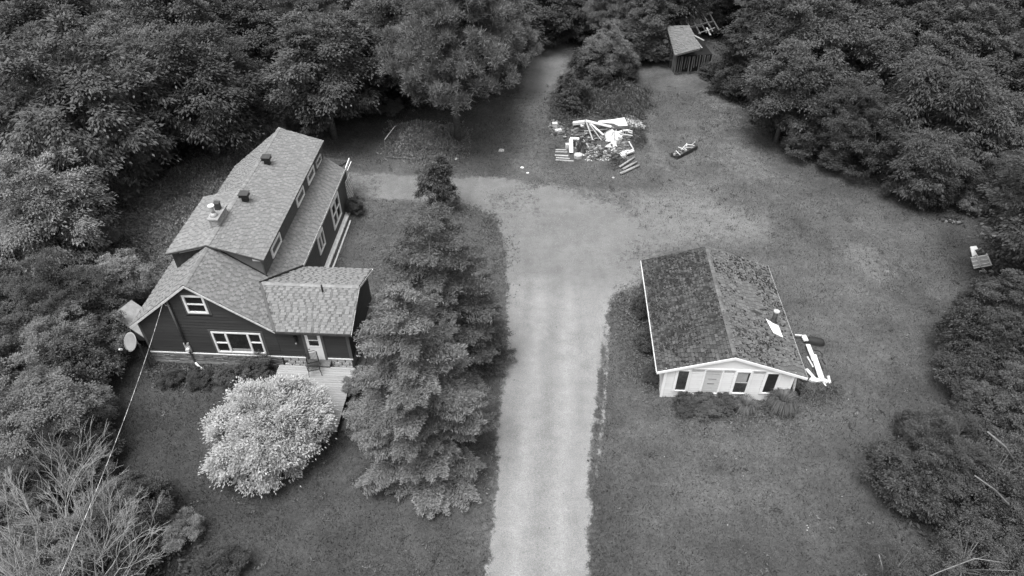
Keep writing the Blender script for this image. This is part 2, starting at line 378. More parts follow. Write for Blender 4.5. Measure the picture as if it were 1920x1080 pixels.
def tris(name, P, D, h, w, m, tint):
    """single upright blades: P base points, D lean directions"""
    n = len(P); a = RG.uniform(0, 2*np.pi, n); S = np.stack([np.cos(a), np.sin(a), np.zeros(n)], -1)*(np.asarray(w)/2)[:, None]
    V = np.stack([P-S, P+S, P+D*np.asarray(h)[:, None]], 1).reshape(-1, 3)
    return fastmesh(name, V, np.arange(3*n).reshape(-1, 3), m, {'tint': ('FACE', tint)})
N = 330000
px_ = RG.uniform(-24, 32, N); t_ = RG.random(N); py_ = 12+44*t_**1.25
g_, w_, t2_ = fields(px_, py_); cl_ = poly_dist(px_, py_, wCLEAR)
k_ = (g_+RG.uniform(-.25, .25, N) < .42) & (cl_ > -4) & (w_+RG.uniform(-.4, .4, N) < .75)
px_, py_, t2_ = px_[k_], py_[k_], t2_[k_]; n_ = len(px_)
P_ = np.stack([px_, py_, gheight(px_, py_)+.01], -1)
D_ = np.stack([RG.normal(0, .5, n_), RG.normal(0, .5, n_), np.ones(n_)], -1); D_ /= np.linalg.norm(D_, axis=1)[:, None]
clump = fbm(px_, py_, .8, 31)
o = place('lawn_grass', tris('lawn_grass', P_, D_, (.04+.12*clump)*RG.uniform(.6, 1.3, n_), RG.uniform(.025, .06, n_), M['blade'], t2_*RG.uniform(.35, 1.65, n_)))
tag(o, 'short mown grass covering the clearing around both houses', 'grass', kind='stuff')
# loose stones lying on the drive
N = 26000
px_ = RG.uniform(-14, 12, N); py_ = RG.uniform(12, 42, N); g_, w_, _ = fields(px_, py_); k_ = g_+RG.uniform(-.35, .2, N) > .4
px_, py_ = px_[k_], py_[k_]; n_ = len(px_); r_ = RG.uniform(.012, .034, n_)
ang = RG.uniform(0, 6.28, n_); V = []
for j in range(3): V.append(np.stack([px_+np.cos(ang+j*2.09)*r_, py_+np.sin(ang+j*2.09)*r_, gheight(px_, py_)*.4-.03+0*px_], -1))
V.append(np.stack([px_, py_, gheight(px_, py_)*.4-.01+r_*.9], -1)); V = np.stack(V, 1).reshape(-1, 3)
F = (np.arange(n_)*4)[:, None, None]+np.array([[0, 1, 3], [1, 2, 3], [2, 0, 3]])[None]
o = place('gravel', fastmesh('gravel', V, F.reshape(-1, 3), M['pebble'])); tag(o, 'loose gravel stones scattered over the pale drive', 'gravel', kind='stuff')
# ================================================================ helpers for buildings
class Frame:
    def __init__(s, x, y, rz): s.o = Vector((x, y, 0)); s.rz = rz; s.Ri = Matrix.Rotation(-rz, 3, 'Z')
    def at(s, u, v, fix, val):
        o = s.Ri @ (Vector((0, 0, CAMH))-s.o); d = s.Ri @ ray(u, v); i = 'xyz'.index(fix); t = (val-o[i])/d[i]
        return o+d*t
def mp_front(y0=0.): return lambda a, z, out: Vector((a, y0-out, z))
def mp_right(x0): return lambda a, z, out: Vector((x0+out, a, z))
def mp_left(x0): return lambda a, z, out: Vector((x0-out, -a, z))
def pb(mb, mp, a0, a1, z0, z1, o0, o1):
    vs = [mp(a, z, o) for o in (o0, o1) for a, z in ((a0, z0), (a1, z0), (a1, z1), (a0, z1))]
    mb.add(vs, [(3, 2, 1, 0), (4, 5, 6, 7), (0, 1, 5, 4), (1, 2, 6, 5), (2, 3, 7, 6), (3, 0, 4, 7)])
def siding(parent, mp, z0, z1, step, ext, openings, m, thick=.045, name='siding_board'):
    z = z0
    while z < z1-.02:
        zt = min(z+step, z1); zm = (z+zt)/2; A0, A1 = ext(z); B0, B1 = ext(zt)
        if A1-A0 > .05:
            cuts = [(a, b) for a, b, c, d in openings if c < zm < d]
            segs = [(A0, A1, B0, max(B0+.01, B1))]
            for a, b in sorted(cuts):
                L = segs.pop()
                if a > L[0]: segs.append((L[0], a, L[2], a))
                segs.append((b, L[1], b, L[3]))
            for a0, a1, b0, b1 in segs:
                if a1-a0 < .03: continue
                zc_ = zt-step*.13; mb = MB(); q = [(a0, z, 0), (a1, z, 0), (b1, zc_, 0), (b0, zc_, 0), (a0, z, thick), (a1, z, thick), (b1, zc_, .008), (b0, zc_, .008)]
                mb.add([mp(*k) for k in q], [(3, 2, 1, 0), (4, 5, 6, 7), (0, 1, 5, 4), (1, 2, 6, 5), (2, 3, 7, 6), (3, 0, 4, 7)]); mb.build(name, m, parent)
        z = zt
def window(parent, mp, a0, a1, z0, z1, mull=(), rails=(), fr=.08, casing=.11, cm='trim_grey', gm_='glass', fm='white', blind=None, label=None, sill=False):
    c = MB()
    if casing:
        for q in ((a0-casing, a1+casing, z1, z1+casing), (a0-casing, a1+casing, z0-casing, z0), (a0-casing, a0, z0, z1), (a1, a1+casing, z0, z1)): pb(c, mp, *q, 0., .045)
    pb(c, mp, a0, a1, z0, z1, .001, .006)
    w = c.build('window', M[cm], parent)
    if label: w['label'] = label
    f = MB()
    for q in ((a0, a1, z1-fr, z1), (a0, a1, z0, z0+fr), (a0, a0+fr, z0+fr, z1-fr), (a1-fr, a1, z0+fr, z1-fr)): pb(f, mp, *q, .008, .075)
    for a in mull: pb(f, mp, a-fr*.6, a+fr*.6, z0+fr, z1-fr, .008, .07)
    for ra, rb, z in rails: pb(f, mp, ra, rb, z-.03, z+.03, .008, .06)
    f.build('frame', M[fm], w)
    g = MB(); pb(g, mp, a0+.01, a1-.01, z0+.01, z1-.01, .007, .016); g.build('pane', M[gm_], w)
    if blind:
        for (ba, bb, bz0, bz1, bm) in blind:
            g = MB(); pb(g, mp, ba, bb, bz0, bz1, .017, .024); g.build('blind', M[bm], w)
    return w
def shingle_grid(o, ud, vd, ulen, vlen, inside, exp, wr, th, seed):
    """tabs of one slope: list of (corner, ud, vd, n, width, exposure, thickness)"""
    rr = random.Random(seed); o, ud, vd = Vector(o), Vector(ud).normalized(), Vector(vd).normalized(); n = ud.cross(vd).normalized()
    if n.z < 0: n = -n
    T = []; v = 0.; j = 0
    gap = .008 if LAM[0] else .026; q_ = 1. if LAM[0] else .88
    while v < vlen-.02:
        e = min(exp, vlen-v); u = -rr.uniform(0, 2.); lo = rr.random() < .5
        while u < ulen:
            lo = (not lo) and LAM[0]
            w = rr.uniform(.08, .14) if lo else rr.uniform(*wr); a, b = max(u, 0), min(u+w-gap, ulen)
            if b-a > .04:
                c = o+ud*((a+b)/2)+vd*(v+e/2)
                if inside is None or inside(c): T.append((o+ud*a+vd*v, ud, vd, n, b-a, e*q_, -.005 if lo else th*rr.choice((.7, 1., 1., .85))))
            u += w
        v += exp; j += 1
    return T
LAM = [True]
def tab_mesh_add(mb, t):
    p, u, v, n, w, e, th = t; q = e*1.0; th = abs(th)
    vs = [p, p+u*w, p+u*w+v*q, p+v*q]; mb.add(vs+[x+n*h for x, h in zip(vs, (th, th, .004, .004))], [(4, 5, 6, 7), (0, 1, 5, 4), (1, 2, 6, 5), (3, 0, 4, 7)])
_tabs = {}
def tab_objects(T, m, parent, name='shingle'):
    m0 = m
    for p, u, v, n, w, e, th in T:
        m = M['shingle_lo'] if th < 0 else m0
        k = (round(w/.03), round(e/.02), round(th/.004), m.name)
        if k not in _tabs:
            mb = MB(); tab_mesh_add(mb, (Vector((0, 0, 0)), Vector((1, 0, 0)), Vector((0, 1, 0)), Vector((0, 0, 1)), w, e, th)); _tabs[k] = mb.mesh(name, m)
        o_ = place(name, _tabs[k], parent)
        R = Matrix((u, v, n)).transposed().to_4x4(); R.translation = p; o_.matrix_local = R
def tab_field(T, m, parent, name='shingle_field'):
    mb = MB(); mi = []
    for t in T:
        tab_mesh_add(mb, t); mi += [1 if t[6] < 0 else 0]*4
    o_ = mb.build(name, m, parent); o_['kind'] = 'stuff'; o_.data.materials.append(M['shingle_lo']); o_.data.polygons.foreach_set('material_index', mi); return o_

# ================================================================ FARMHOUSE
HX, HY, HR = -18.421, 24.954, math.radians(-3.047)
HF = Frame(HX, HY, HR)
house = thing('farmhouse', 'large dark clapboard farmhouse with long shingled dormer roof and side entry porch', 'house', (HX, HY, 0), HR)
XP, XR, XE, ZT = 3.225, 6.79, 10.405, .82
def zroof(x): return 5.58-.76*(x-XP) if x > XP else 5.58-.798*(XP-x)
YB = 14.5
# walls: one closed shell under the main roof, one under the entry roof
w = MB()
w.prism([(0.04, 0.04, 2.85), (XP, 0.04, 5.42), (XR-.02, 0.04, 2.72), (XR-.02, 0.04, ZT-.1), (0.04, 0.04, ZT-.1)], (0, YB-.04, 0))
w.build('wall', M['siding_back'], house)
w = MB(); w.prism([(XR-.015, 0.05, ZT-.1), (XR-.015, 0.05, 2.62), (XR-.015, 2.216, 3.50), (XR-.015, 4.55, 2.62), (XR-.015, 4.55, ZT-.1)], (XE-XR-.03, 0, 0))
w.build('entry_wall', M['siding_back'], house)
mf = mp_front(0.04)
def ext_main(z):
    z = max(z, ZT); zz = z+.16
    a = 0. if zz <= 2.96 else min(XP, XP-(5.58-zz)/.798)
    b = XR if zz <= 2.87 else max(XP, XP+(5.58-zz)/.76)
    return a, b
opn = [(3.40, 6.16, .84, 2.52), (2.66, 3.95, 3.50, 4.88)]
siding(house, mf, ZT, 5.4, .2, ext_main, opn, M['siding_dark'])
siding(house, mf, ZT, 2.72, .2, lambda z: (XR+.01, XE), [(8.07, 9.13, .5, 3)], M['siding_dark'])
def ext_gab(z):
    zz = z+.14; k = max(0, (3.73-zz)/.385); return (max(0.05, 2.216-k), min(4.55, 2.216+k))
siding(house, mp_right(XE-.015), ZT, 3.55, .2, ext_gab, [], M['siding_dark'])
siding(house, mp_left(.04), ZT, 2.7, .2, lambda z: (-YB, 0), [], M['siding_dark'])
# corner boards, trim strip, foundation
c = MB(); pb(c, mf, -.02, .10, ZT, 2.75, .0, .05); c.build('corner_board', M['trim_grey'], house)
c = MB(); pb(c, mf, XE-.14, XE+.02, ZT, 2.66, .0, .055); c.build('corner_board', M['trim_grey'], house)
for a, b in ((-.02, 8.06), (9.14, XE+.02)):
    c = MB(); pb(c, mf, a, b, ZT-.07, ZT+.0, .0, .075); c.build('trim_strip', M['white'], house)
f = MB(); f.b2((.08, .10, -.6), (XR-.1, YB-.1, ZT-.1)); f.b2((XR-.1, .12, -.6), (XE-.05, 4.5, ZT-.1)); f.build('foundation', M['concrete'], house)
st = MB(); rr = random.Random(3); z = .20
while z < ZT-.09:
    x = 0.; h = rr.uniform(.06, .10); h = min(h, ZT-.085-z)
    while x < XR-.05:
        L = rr.uniform(.16, .5); L = min(L, XR-.02-x); d = rr.uniform(.0, .035)
        st.b2((x, -.0-d, z), (x+L-.012, .11, z+h-.01)); x += L
    z += h
o = st.build('ledge_stone', M['stone_b'], house); o['kind'] = 'stuff'
lo = MB(); lo.b2((0.02, -.03, -.3), (XR-.05, .12, .19)); lo.build('footing', M['concrete'], house)
for j in range(3):
    x = XR+.03+(.2 if j % 2 else 0)
    while x < XE-.1:
        L = min(.38, XE-.06-x)
        b = MB(); b.b2((x, .0-rr.uniform(0, .012), .02+j*.24), (x+L-.025, .12, .02+j*.24+.215)); b.build('foundation_block', M['block'], house, bevel=.012); x += .4
# side of the main house: whitewashed ledge
lg = MB(); lg.b2((XR+.0, 4.8, -.3), (XR+.27, 13.6, .13)); lg.build('ledge', M['whitewash'], house)
dn = MB(); dn.tube([(XR+.50, 5.0, .10), (XR+.52, 8.5, .08), (XR+.5, 12.7, .10)], .055, 8); o = one('drain_pipe', dn, M['offwhite'], 'long pale drain pipe lying on the grass beside the farmhouse side wall', 'pipe', loc=(HX, HY, 0), rz=HR)
# windows
window(house, mf, 3.54, 6.03, .93, 2.40, mull=(4.25, 5.36), rails=((3.6, 4.2, 1.62), (5.42, 5.98, 1.72)), fr=.085, casing=.12, blind=[(4.34, 5.28, 1.02, 1.22, 'blind')], label='three-part picture window')
window(house, mf, 2.80, 3.84, 3.62, 4.77, rails=((2.86, 3.78, 4.2),), fr=.10, casing=.11, label='small gable window')
mr = mp_right(XR-.02)
siding(house, mr, .05, 2.62, .25, lambda z: (4.8, YB), [(7.75, 8.95, 1.1, 2.4), (10.85, 12.8, .58, 2.4)], mat('side_siding', .075, .75, .06, 1, .05, 40, per='object', pamp=.03), thick=.016)
window(house, mr, 7.82, 8.90, 1.16, 2.32, mull=(8.36,), fr=.09, casing=.05, cm='white')
window(house, mr, 10.95, 12.68, .66, 2.32, mull=(11.8,), rails=((11.0, 12.6, 1.5),), fr=.10, casing=.05, cm='white')
# door
d = MB(); pb(d, mf, 8.21, 8.99, .66, 2.56, -.02, .03); door = d.build('door', M['white'], house)
cs = MB(); pb(cs, mf, 8.07, 8.20, .60, 2.66, .0, .06); pb(cs, mf, 9.0, 9.13, .60, 2.66, .0, .06); pb(cs, mf, 8.20, 9.0, 2.57, 2.66, 0, .06); cs.build('door_frame', M['trim_grey'], house)
g = MB(); pb(g, mf, 8.36, 8.84, 1.66, 2.02, .03, .036); g.build('pane', M['glass'], door); g = MB(); pb(g, mf, 8.36, 8.84, 2.07, 2.45, .03, .036); g.build('pane', M['glass_g'], door)
g = MB(); pb(g, mf, 8.33, 8.87, 1.57, 1.65, .031, .05); pb(g, mf, 8.33, 8.87, 2.025, 2.065, .031, .05); g.build('door_rail', M['white'], door)
k = MB(); k.blob((8.29, 0.04-.07, 1.42), (.035, .035, .035), 1); k.build('handle', M['black_metal'], door, True)
lt = MB(); pb(lt, mf, 7.68, 7.84, 2.22, 2.32, .0, .12); lt.build('wall_lamp', M['black_metal'], house).location
g = MB(); g.tube([(7.76, -.08, 2.24), (7.76, -.1, 2.05), (7.76, -.1, 1.96)], [.05, .075, .04], 8); pb(g, mf, 7.70, 7.82, 1.94, 2.22, .03, .05); g.build('lamp_lantern', M['black_metal'], house)
g = MB(); g.tube([(7.76, -.13, 1.94), (7.76, -.13, 1.86)], [.045, .03], 8); g.build('lamp_glass', M['grey_metal'], house)

# --- roofs
TH = (0, 0, -.11)
rf = MB(); rf.prism([(XP, -.204, 5.565), (6.895, -.204, zroof(6.895)-.015), (6.895, 14.57, zroof(6.895)-.015), (XP, 14.57, 5.565)], TH); roof = rf.build('roof', M['under'], house)
rf = MB(); rf.prism([(-.298, -.204, zroof(-.298)-.015), (XP-.002, -.204, 5.565), (XP-.002, 14.57, 5.565), (-.298, 14.57, zroof(-.298)-.015)], TH); roofL = rf.build('roof', M['under'], house)
def zup(x): return 5.66-.309*(x-XP) if x > XP else 5.66-.278*(XP-x)
rf = MB(); rf.prism([(XP, 2.684, zup(XP)-.012), (5.911, 2.684, zup(5.911)-.012), (5.911, 14.57, zup(5.911)-.012), (XP, 14.57, zup(XP)-.012)], (0, 0, -.09)); rf.prism([(.96, 2.684, zup(.96)-.012), (XP-.003, 2.684, zup(XP)-.012), (XP-.003, 7.75, zup(XP)-.012), (.96, 7.75, zup(.96)-.012)], (0, 0, -.09)); roofU = rf.build('dormer_roof', M['under'], house)
def zen(y): return 3.745-.385*abs(y-2.216)
XO = 10.656
rf = MB(); rf.prism([(5.66, 2.216, 3.73), (6.91, -.24, zen(-.24)-.015), (XO, -.24, zen(-.24)-.015), (XO, 2.216, 3.73)], TH); rf.prism([(XO, 2.218, 3.73), (XO, 4.787, zen(4.787)-.015), (6.93, 4.787, zen(4.787)-.015), (5.66, 2.218, 3.73)], TH); roofE = rf.build('entry_roof', M['under'], house)
cx = 1/math.hypot(1, .76)
def below_entry(c): return c.x > 5.66+.507*abs(c.y-2.216)-.05 and c.y < 4.78
T = []
T += shingle_grid((6.895, -.204, zroof(6.895)), (0, 1, 0), (-1, 0, .76), 14.774, 3.67/cx, lambda c: not below_entry(c) and (c.y < 2.95 or c.x > 5.70), .15, (.16, .34), .024, 1)
Tl = shingle_grid((-.298, -.204, zroof(-.298)), (0, 1, 0), (1, 0, .798), 14.774, 3.523*math.hypot(1, .798), lambda c: not (2.9 < c.y < 7.7 and c.x > 1.1), .15, (.16, .34), .024, 2)
Tu = shingle_grid((5.911, 2.684, zup(5.911)), (0, 1, 0), (-1, 0, .309), 11.886, 2.686*math.hypot(1, .309), None, .15, (.16, .34), .024, 3)
Tu2 = shingle_grid((.96, 2.684, zup(.96)), (0, 1, 0), (1, 0, .278), 5.066, 2.265*math.hypot(1, .278), None, .15, (.16, .34), .024, 4)
Te = shingle_grid((5.66, -.24, zen(-.24)), (1, 0, 0), (0, 1, .385), XO-5.66, 2.456*math.hypot(1, .385), lambda c: c.x > 5.70+.507*(2.216-c.y), .15, (.16, .34), .024, 5)
Te2 = shingle_grid((5.66, 4.787, zen(4.787)), (1, 0, 0), (0, -1, .385), XO-5.66, 2.571*math.hypot(1, .385), lambda c: c.x > 5.70+.507*(c.y-2.216), .15, (.16, .34), .024, 6)
tab_objects(Te[:300], M['shingle'], roofE)
if len(Te) > 300: tab_field(Te[300:], M['shingle_i'], roofE)
tab_field(Te2, M['shingle_i'], roofE); tab_field(T, M['shingle_i'], roof); tab_field(Tl, M['shingle_i'], roofL); tab_field(Tu+Tu2, M['shingle_i'], roofU)
def ridge(parent, a, b, du, dv, m='ridge', step=.22, wd=.15):
    a, b = Vector(a), Vector(b); d = (b-a); L = d.length; d.normalize(); mb = MB(); x = 0
    while x < L:
        e = min(x+step*1.15, L); p, q = a+d*x+Vector((0, 0, .035)), a+d*e+Vector((0, 0, .022))
        for s in (du, dv):
            s = Vector(s).normalized()*wd; mb.add([p, q, q+s, p+s], [(0, 1, 2, 3)]); mb.add([p, p+s, p+s+Vector((0, 0, -.02)), p+Vector((0, 0, -.02))], [(0, 1, 2, 3)])
        x += step
    o_ = mb.build('ridge_cap', M[m], parent); o_['kind'] = 'stuff'; return o_
ridge(roof, (XP, -.204, 5.585), (XP, 2.68, 5.585), (1, 0, -.76), (-1, 0, -.798))
ridge(roofU, (XP, 2.684, 5.665), (XP, 7.75, 5.665), (1, 0, -.309), (-1, 0, -.278)); ridge(roofU, (XP, 7.8, 5.665), (XP, 14.57, 5.665), (1, 0, -.309), (-1, 0, -.9))
ridge(roofE, (5.7, 2.216, 3.75), (XO, 2.216, 3.75), (0, 1, -.385), (0, -1, -.385))
# valley flashing, rake boards, fascias
fl = MB(); fl.bar((5.66, 2.2, 3.77), (6.92, -.26, 2.84), .13, .03); fl.build('valley_flashing', M['dark_metal'], roofE)
fl = MB(); fl.bar((5.62, 2.25, 3.78), (6.93, 4.8, 2.83), .10, .03); fl.build('valley_flashing', M['black_metal'], roofE)
rk = MB()
def rake(mb, p, q, y, h=.13, t=.03): mb.prism([(p[0], y, p[1]), (q[0], y, q[1]), (q[0], y, q[1]-h), (p[0], y, p[1]-h)], (0, -t, 0))
rake(rk, (-.31, zroof(-.31)-.03), (XP, 5.55), -.206); rake(rk, (XP+.001, 5.55), (6.90, zroof(6.9)-.03), -.206, .11); rk.build('rake_board', M['offwhite'], house)
sf = MB(); sf.prism([(-.29, -.2, zroof(-.29)-.14), (XP, -.2, 5.43), (XP, .03, 5.43), (-.29, .03, zroof(-.29)-.14)], (0, 0, -.015)); sf.prism([(XP+.01, -.2, 5.43), (6.89, -.2, zroof(6.89)-.14), (6.89, .03, zroof(6.89)-.14), (XP+.01, .03, 5.43)], (0, 0, -.015)); sf.build('soffit', M['trim_grey'], house)
fs = MB(); fs.b2((6.897, 4.8, 2.64), (6.925, 14.57, 2.78)); fs.build('fascia', M['offwhite'], house)
fs = MB(); fs.b2((6.95, -.27, 2.66), (XO, -.243, 2.76)); fs.build('fascia', M['dark_metal'], house)
fs = MB(); rake_pts = [(2.216, 3.70), (-.24, 2.755)], [(2.216, 3.70), (4.787, 2.70)]
for (a, b) in rake_pts: fs.prism([(XO+.003, a[0], a[1]), (XO+.003, b[0], b[1]), (XO+.003, b[0], b[1]-.11), (XO+.003, a[0], a[1]-.11)], (.025, 0, 0))
fs.build('rake_board', M['offwhite'], house)
gt = MB(); gt.b2((XO-.04, 4.79, 2.57), (XO+.04, 4.87, 2.68)); gt.build('gutter_end', M['white'], house)
# dormer walls and their windows
dw = MB(); dw.prism([(5.72, 2.92, 3.3), (5.72, 2.92, zup(5.72)-.1), (XP, 2.92, zup(XP)-.1), (XP, 2.92, 3.3)], (0, YB-2.95, 0)); dw.build('dormer_wall', mat('dormer_siding', .08, .85, .25, 3, .3, 30, stretch=(1, 1, 7)), house)
dw = MB(); dw.prism([(5.70, 2.91, zroof(5.70)-.02), (5.70, 2.91, zup(5.7)-.11), (XP+.1, 2.91, zup(XP+.1)-.11), (XP+.1, 2.91, zroof(XP+.1)-.02)], (0, -.015, 0)); dw.build('dormer_front_panel', mat('dormer_panel', .13, .85, .1, 3, .1, 30), house)
dw = MB(); dw.prism([(5.73, 2.89, zroof(5.73)+.02), (5.73, 2.89, zup(5.73)-.12), (5.66, 2.89, zup(5.66)-.12), (5.66, 2.89, zroof(5.66)+.02)], (0, -.03, 0)); dw.build('corner_board', M['trim_grey'], house)
dw = MB(); dw.prism([(1.15, 2.92, zroof(1.15)-.03), (1.15, 2.92, zup(1.15)-.1), (XP, 2.92, zup(XP)-.1), (XP, 2.92, zroof(XP)-.2)], (0, 4.7, 0)); dw.build('dormer_wall', M['darkwood'], house)
bk = MB(); bk.bar((XP+.05, 2.86, 5.60), (5.80, 2.86, zroof(5.8)+.03), .05, .035); bk.build('valley_flashing', M['black_metal'], house)
wt = MB(); wt.b2((5.25, 2.86, 4.62), (5.72, 2.885, 4.76)); wt.build('trim_patch', M['white'], house)
rk = MB(); rake(rk, (.95, zup(.95)-.02), (XP, zup(XP)-.02), 2.682, .07); rake(rk, (XP+.001, zup(XP)-.02), (5.915, zup(5.915)-.02), 2.682, .06); rk.build('rake_board', M['dark_metal'], house)
rk = MB(); rake(rk, (1.7, zup(1.7)-.10), (2.9, zup(2.9)-.10), 2.75, .05); rake(rk, (3.7, zup(3.7)-.09), (4.4, zup(4.4)-.09), 2.75, .05); rk.build('rake_trim', M['offwhite'], house)
md = mp_right(5.72)
for a0, a1 in ((4.08, 5.52), (8.70, 10.04), (11.02, 12.30)):
    window(house, md, a0, a1, 3.86, 4.46, fr=.09, casing=.03, cm='white')
window(house, md, 12.85, 13.9, 3.86, 4.30, fr=.06, casing=.0, cm='trim_grey', fm='offwhite')
# back lean-to roof
rf = MB(); rf.prism([(3.0, 14.58, 3.35), (6.85, 14.58, 2.80), (6.75, 16.0, 2.45), (3.0, 16.9, 2.45)], (0, 0, -.1)); rb = rf.build('lean_to_roof', M['under'], house)
v0 = Vector((3.0, 16.9, 2.46)); LAM[0] = False; tab_field(shingle_grid((3.0, 16.85, 2.47), (1, -.2, 0), (-.1, -1, .36), 3.8, 2.2, lambda c: c.y > 14.6 and c.x < 6.7+.0*c.y, .15, (.16, .34), .03, 8), M['cshingle_lo'], rb)
w = MB(); w.b2((3.2, 14.5, -.3), (6.55, 15.8, 2.4)); w.build('lean_to_wall', M['side_wall'], house)
w = MB(); w.bar((6.9, 14.75, 2.7), (6.82, 16.1, 2.62), .05, .16); w.bar((6.98, 14.8, 2.55), (6.95, 16.0, 2.5), .04, .04); w.build('gutter', M['white'], house)
tr = MB()
for k in range(7): tr.bar((6.98, 13.95+k*.2, .5), (6.98, 13.95+k*.2, 2.2), .022, .022)
for k in range(8): tr.bar((7.0, 13.95, .5+k*.24), (7.0, 15.15, .5+k*.24), .022, .022)
one('trellis', tr, M['offwhite'], 'pale lattice trellis at the back corner of the farmhouse', 'trellis', loc=(HX, HY, 0), rz=HR)
# chimney
ch = MB(); ch.b2((2.86, 4.25, 5.3), (3.32, 5.45, 6.06)); chm = ch.build('chimney', mat('chimney_mortar', .16, .95, .2, 8, .3, 40), house)
for j in range(8):
    z0 = 5.5+j*.072
    y = 4.25-(.1 if j % 2 else 0)
    while y < 5.45:
        a, b = max(y, 4.25), min(y+.2, 5.45)
        if b-a > .05:
            q = MB(); q.b2((3.315, a+.006, z0), (3.335, b-.006, z0+.06)); q.build('brick', M['brick'], chm)
        y += .21
    x = 2.86-(.1 if j % 2 else 0)
    while x < 3.32:
        a, b = max(x, 2.86), min(x+.2, 3.32)
        if b-a > .05:
            q = MB(); q.b2((a+.006, 4.235, z0), (b-.006, 4.255, z0+.06)); q.build('brick', M['brick'], chm)
        x += .21
q = MB(); q.b2((2.80, 4.19, 6.06), (3.38, 5.51, 6.13)); q.build('chimney_cap', M['concrete'], chm)
q = MB(); q.b2((2.84, 4.20, 5.36), (3.4, 5.5, 5.60)); q.build('chimney_flashing', M['dark_metal'], chm)
q = MB(); q.tube([(3.07, 4.55, 6.13), (3.07, 4.55, 6.22), (3.07, 4.55, 6.32)], [.2, .17, .12], 14); q.build('flue_collar', M['grey_metal'], chm, True)
q = MB(); q.tube([(3.07, 4.55, 6.3), (3.07, 4.55, 6.68)], .10, 14); q.build('flue_pipe', M['grey_metal'], chm, True)
q = MB(); q.tube([(3.07, 4.55, 6.70), (3.07, 4.55, 6.75), (3.07, 4.55, 6.77)], [.16, .165, .12], 16); q.build('flue_cap', M['pale_metal'], chm)
q = MB(); q.b2((2.95, 5.0, 6.13), (3.2, 5.26, 6.5)); q.b2((2.92, 4.97, 6.5), (3.23, 5.29, 6.54)); q.build('clay_flue', M['dark_metal'], chm)
for yv in (6.85, 10.62):
    q = MB(); q.b2((3.62, yv-.14, 5.4), (3.9, yv+.14, 5.78)); v_ = q.build('roof_vent', M['black_metal'], house)
    q = MB(); q.b2((3.52, yv-.22, 5.78), (4.0, yv+.22, 5.98)); q.build('vent_hood', M['black_metal'], v_, bevel=.02)
    q = MB(); q.b2((3.50, yv-.26, 5.975), (4.02, yv+.24, 6.0)); q.build('vent_lid', M['dark_metal'], v_)
q = MB(); q.tube([(8.89, 1.87, 3.5), (8.89, 1.87, 4.05)], .045, 10); q.build('vent_pipe', M['black_metal'], house, True)
# service mast, meter, conduit
q = MB(); q.tube([(2.02, -.08, 4.42), (2.05, -.08, 1.5)], .05, 10); q.build('service_mast', M['trim_grey'], house, True)
q = MB(); q.blob((2.02, -.1, 4.46), (.09, .09, .08), 4); q.build('weatherhead', M['trim_grey'], house, True)
q = MB(); pb(q, mf, 1.92, 2.18, 1.40, 1.54, .02, .13); pb(q, mf, 1.92, 2.20, .92, 1.36, .02, .12); q.build('meter_box', M['grey_metal'], house, bevel=.01)
q = MB(); q.tube([(2.06, -.08, 1.14), (2.06, -.2, 1.14)], .10, 14); q.build('meter_dial', M['pale_metal'], house)
q = MB(); q.tube([(2.08, -.07, .92), (2.1, -.07, .3), (2.14, -.08, .12)], .045, 8); q.build('conduit', M['trim_grey'], house)
q = MB(); q.tube([(2.14, -.08, .14), (2.4, -.28, .04), (2.65, -.4, .0)], .055, 8); q.build('conduit_elbow', M['pale_metal'], house)

# overhead service wire: twisted, so it shows as light and dark lengths
A = house.matrix_basis if False else None
def hl(p): return HF.o+Matrix.Rotation(HR, 3, 'Z') @ Vector(p)
wa = hl((1.86, -.12, 4.38)); wb = G(95, 1120, 8.5)
cat_ = []
for i in range(41):
    t = i/40; p = wa.lerp(wb, t); p.z -= 4*t*(1-t)*.35; cat_.append(p)
wr = thing('overhead_wire', 'thin pale power line running from the farmhouse gable down over the left lawn', 'wire', wa)
for i in range(0, 40):
    mb = MB(); mb.tube([cat_[i]-wa, cat_[i+1]-wa], .009 if i % 3 else .007, 5); mb.build('wire_length', M['offwhite'] if i % 3 else M['grey_metal'], wr, True)
mb = MB(); mb.tube([Vector((0, 0, 0)), Vector((.06, .0, -.22)), Vector((.22, .03, -.24)), Vector((.2, .05, .05))], .012, 5); mb.build('drip_loop', M['offwhite'], wr, True)
mb = MB(); mb.blob((0, 0, 0), (.05, .05, .07), 2); mb.build('insulator', M['pale_metal'], wr, True)

# deck in front of the entry
deck = thing('wooden_deck', 'pale weathered plank deck in front of the white entry door', 'deck', (HX, HY, 0), HR)
y = -.34; k = 0
while y > -4.3:
    mb = MB(); mb.b2((6.7+rnd.uniform(-.02, .02), y-.137, .49), (10.55+rnd.uniform(-.015, .015), y, .53+rnd.uniform(0, .006))); mb.build('plank', M['plank'], deck, bevel=.006); y -= .147
mb = MB(); mb.b2((6.72, -4.3, -.1), (10.5, -4.24, .485)); mb.b2((10.44, -4.24, -.1), (10.5, -.34, .485)); mb.b2((6.72, -4.24, -.1), (6.78, -.34, .485)); mb.build('deck_skirt', M['darkwood'], deck)
mb = MB(); mb.b2((8.05, -.42, .531), (9.3, -.0, .66)); mb.build('door_step', M['oldwood'], deck, bevel=.01)
mb = MB(); mb.b2((10.62, -3.9, -.05), (10.86, 2.6, .10)); o = one('edging_plank', mb, M['oldwood'], 'long grey plank edging along the right side of the entry and deck', 'plank', loc=(HX, HY, 0), rz=HR)
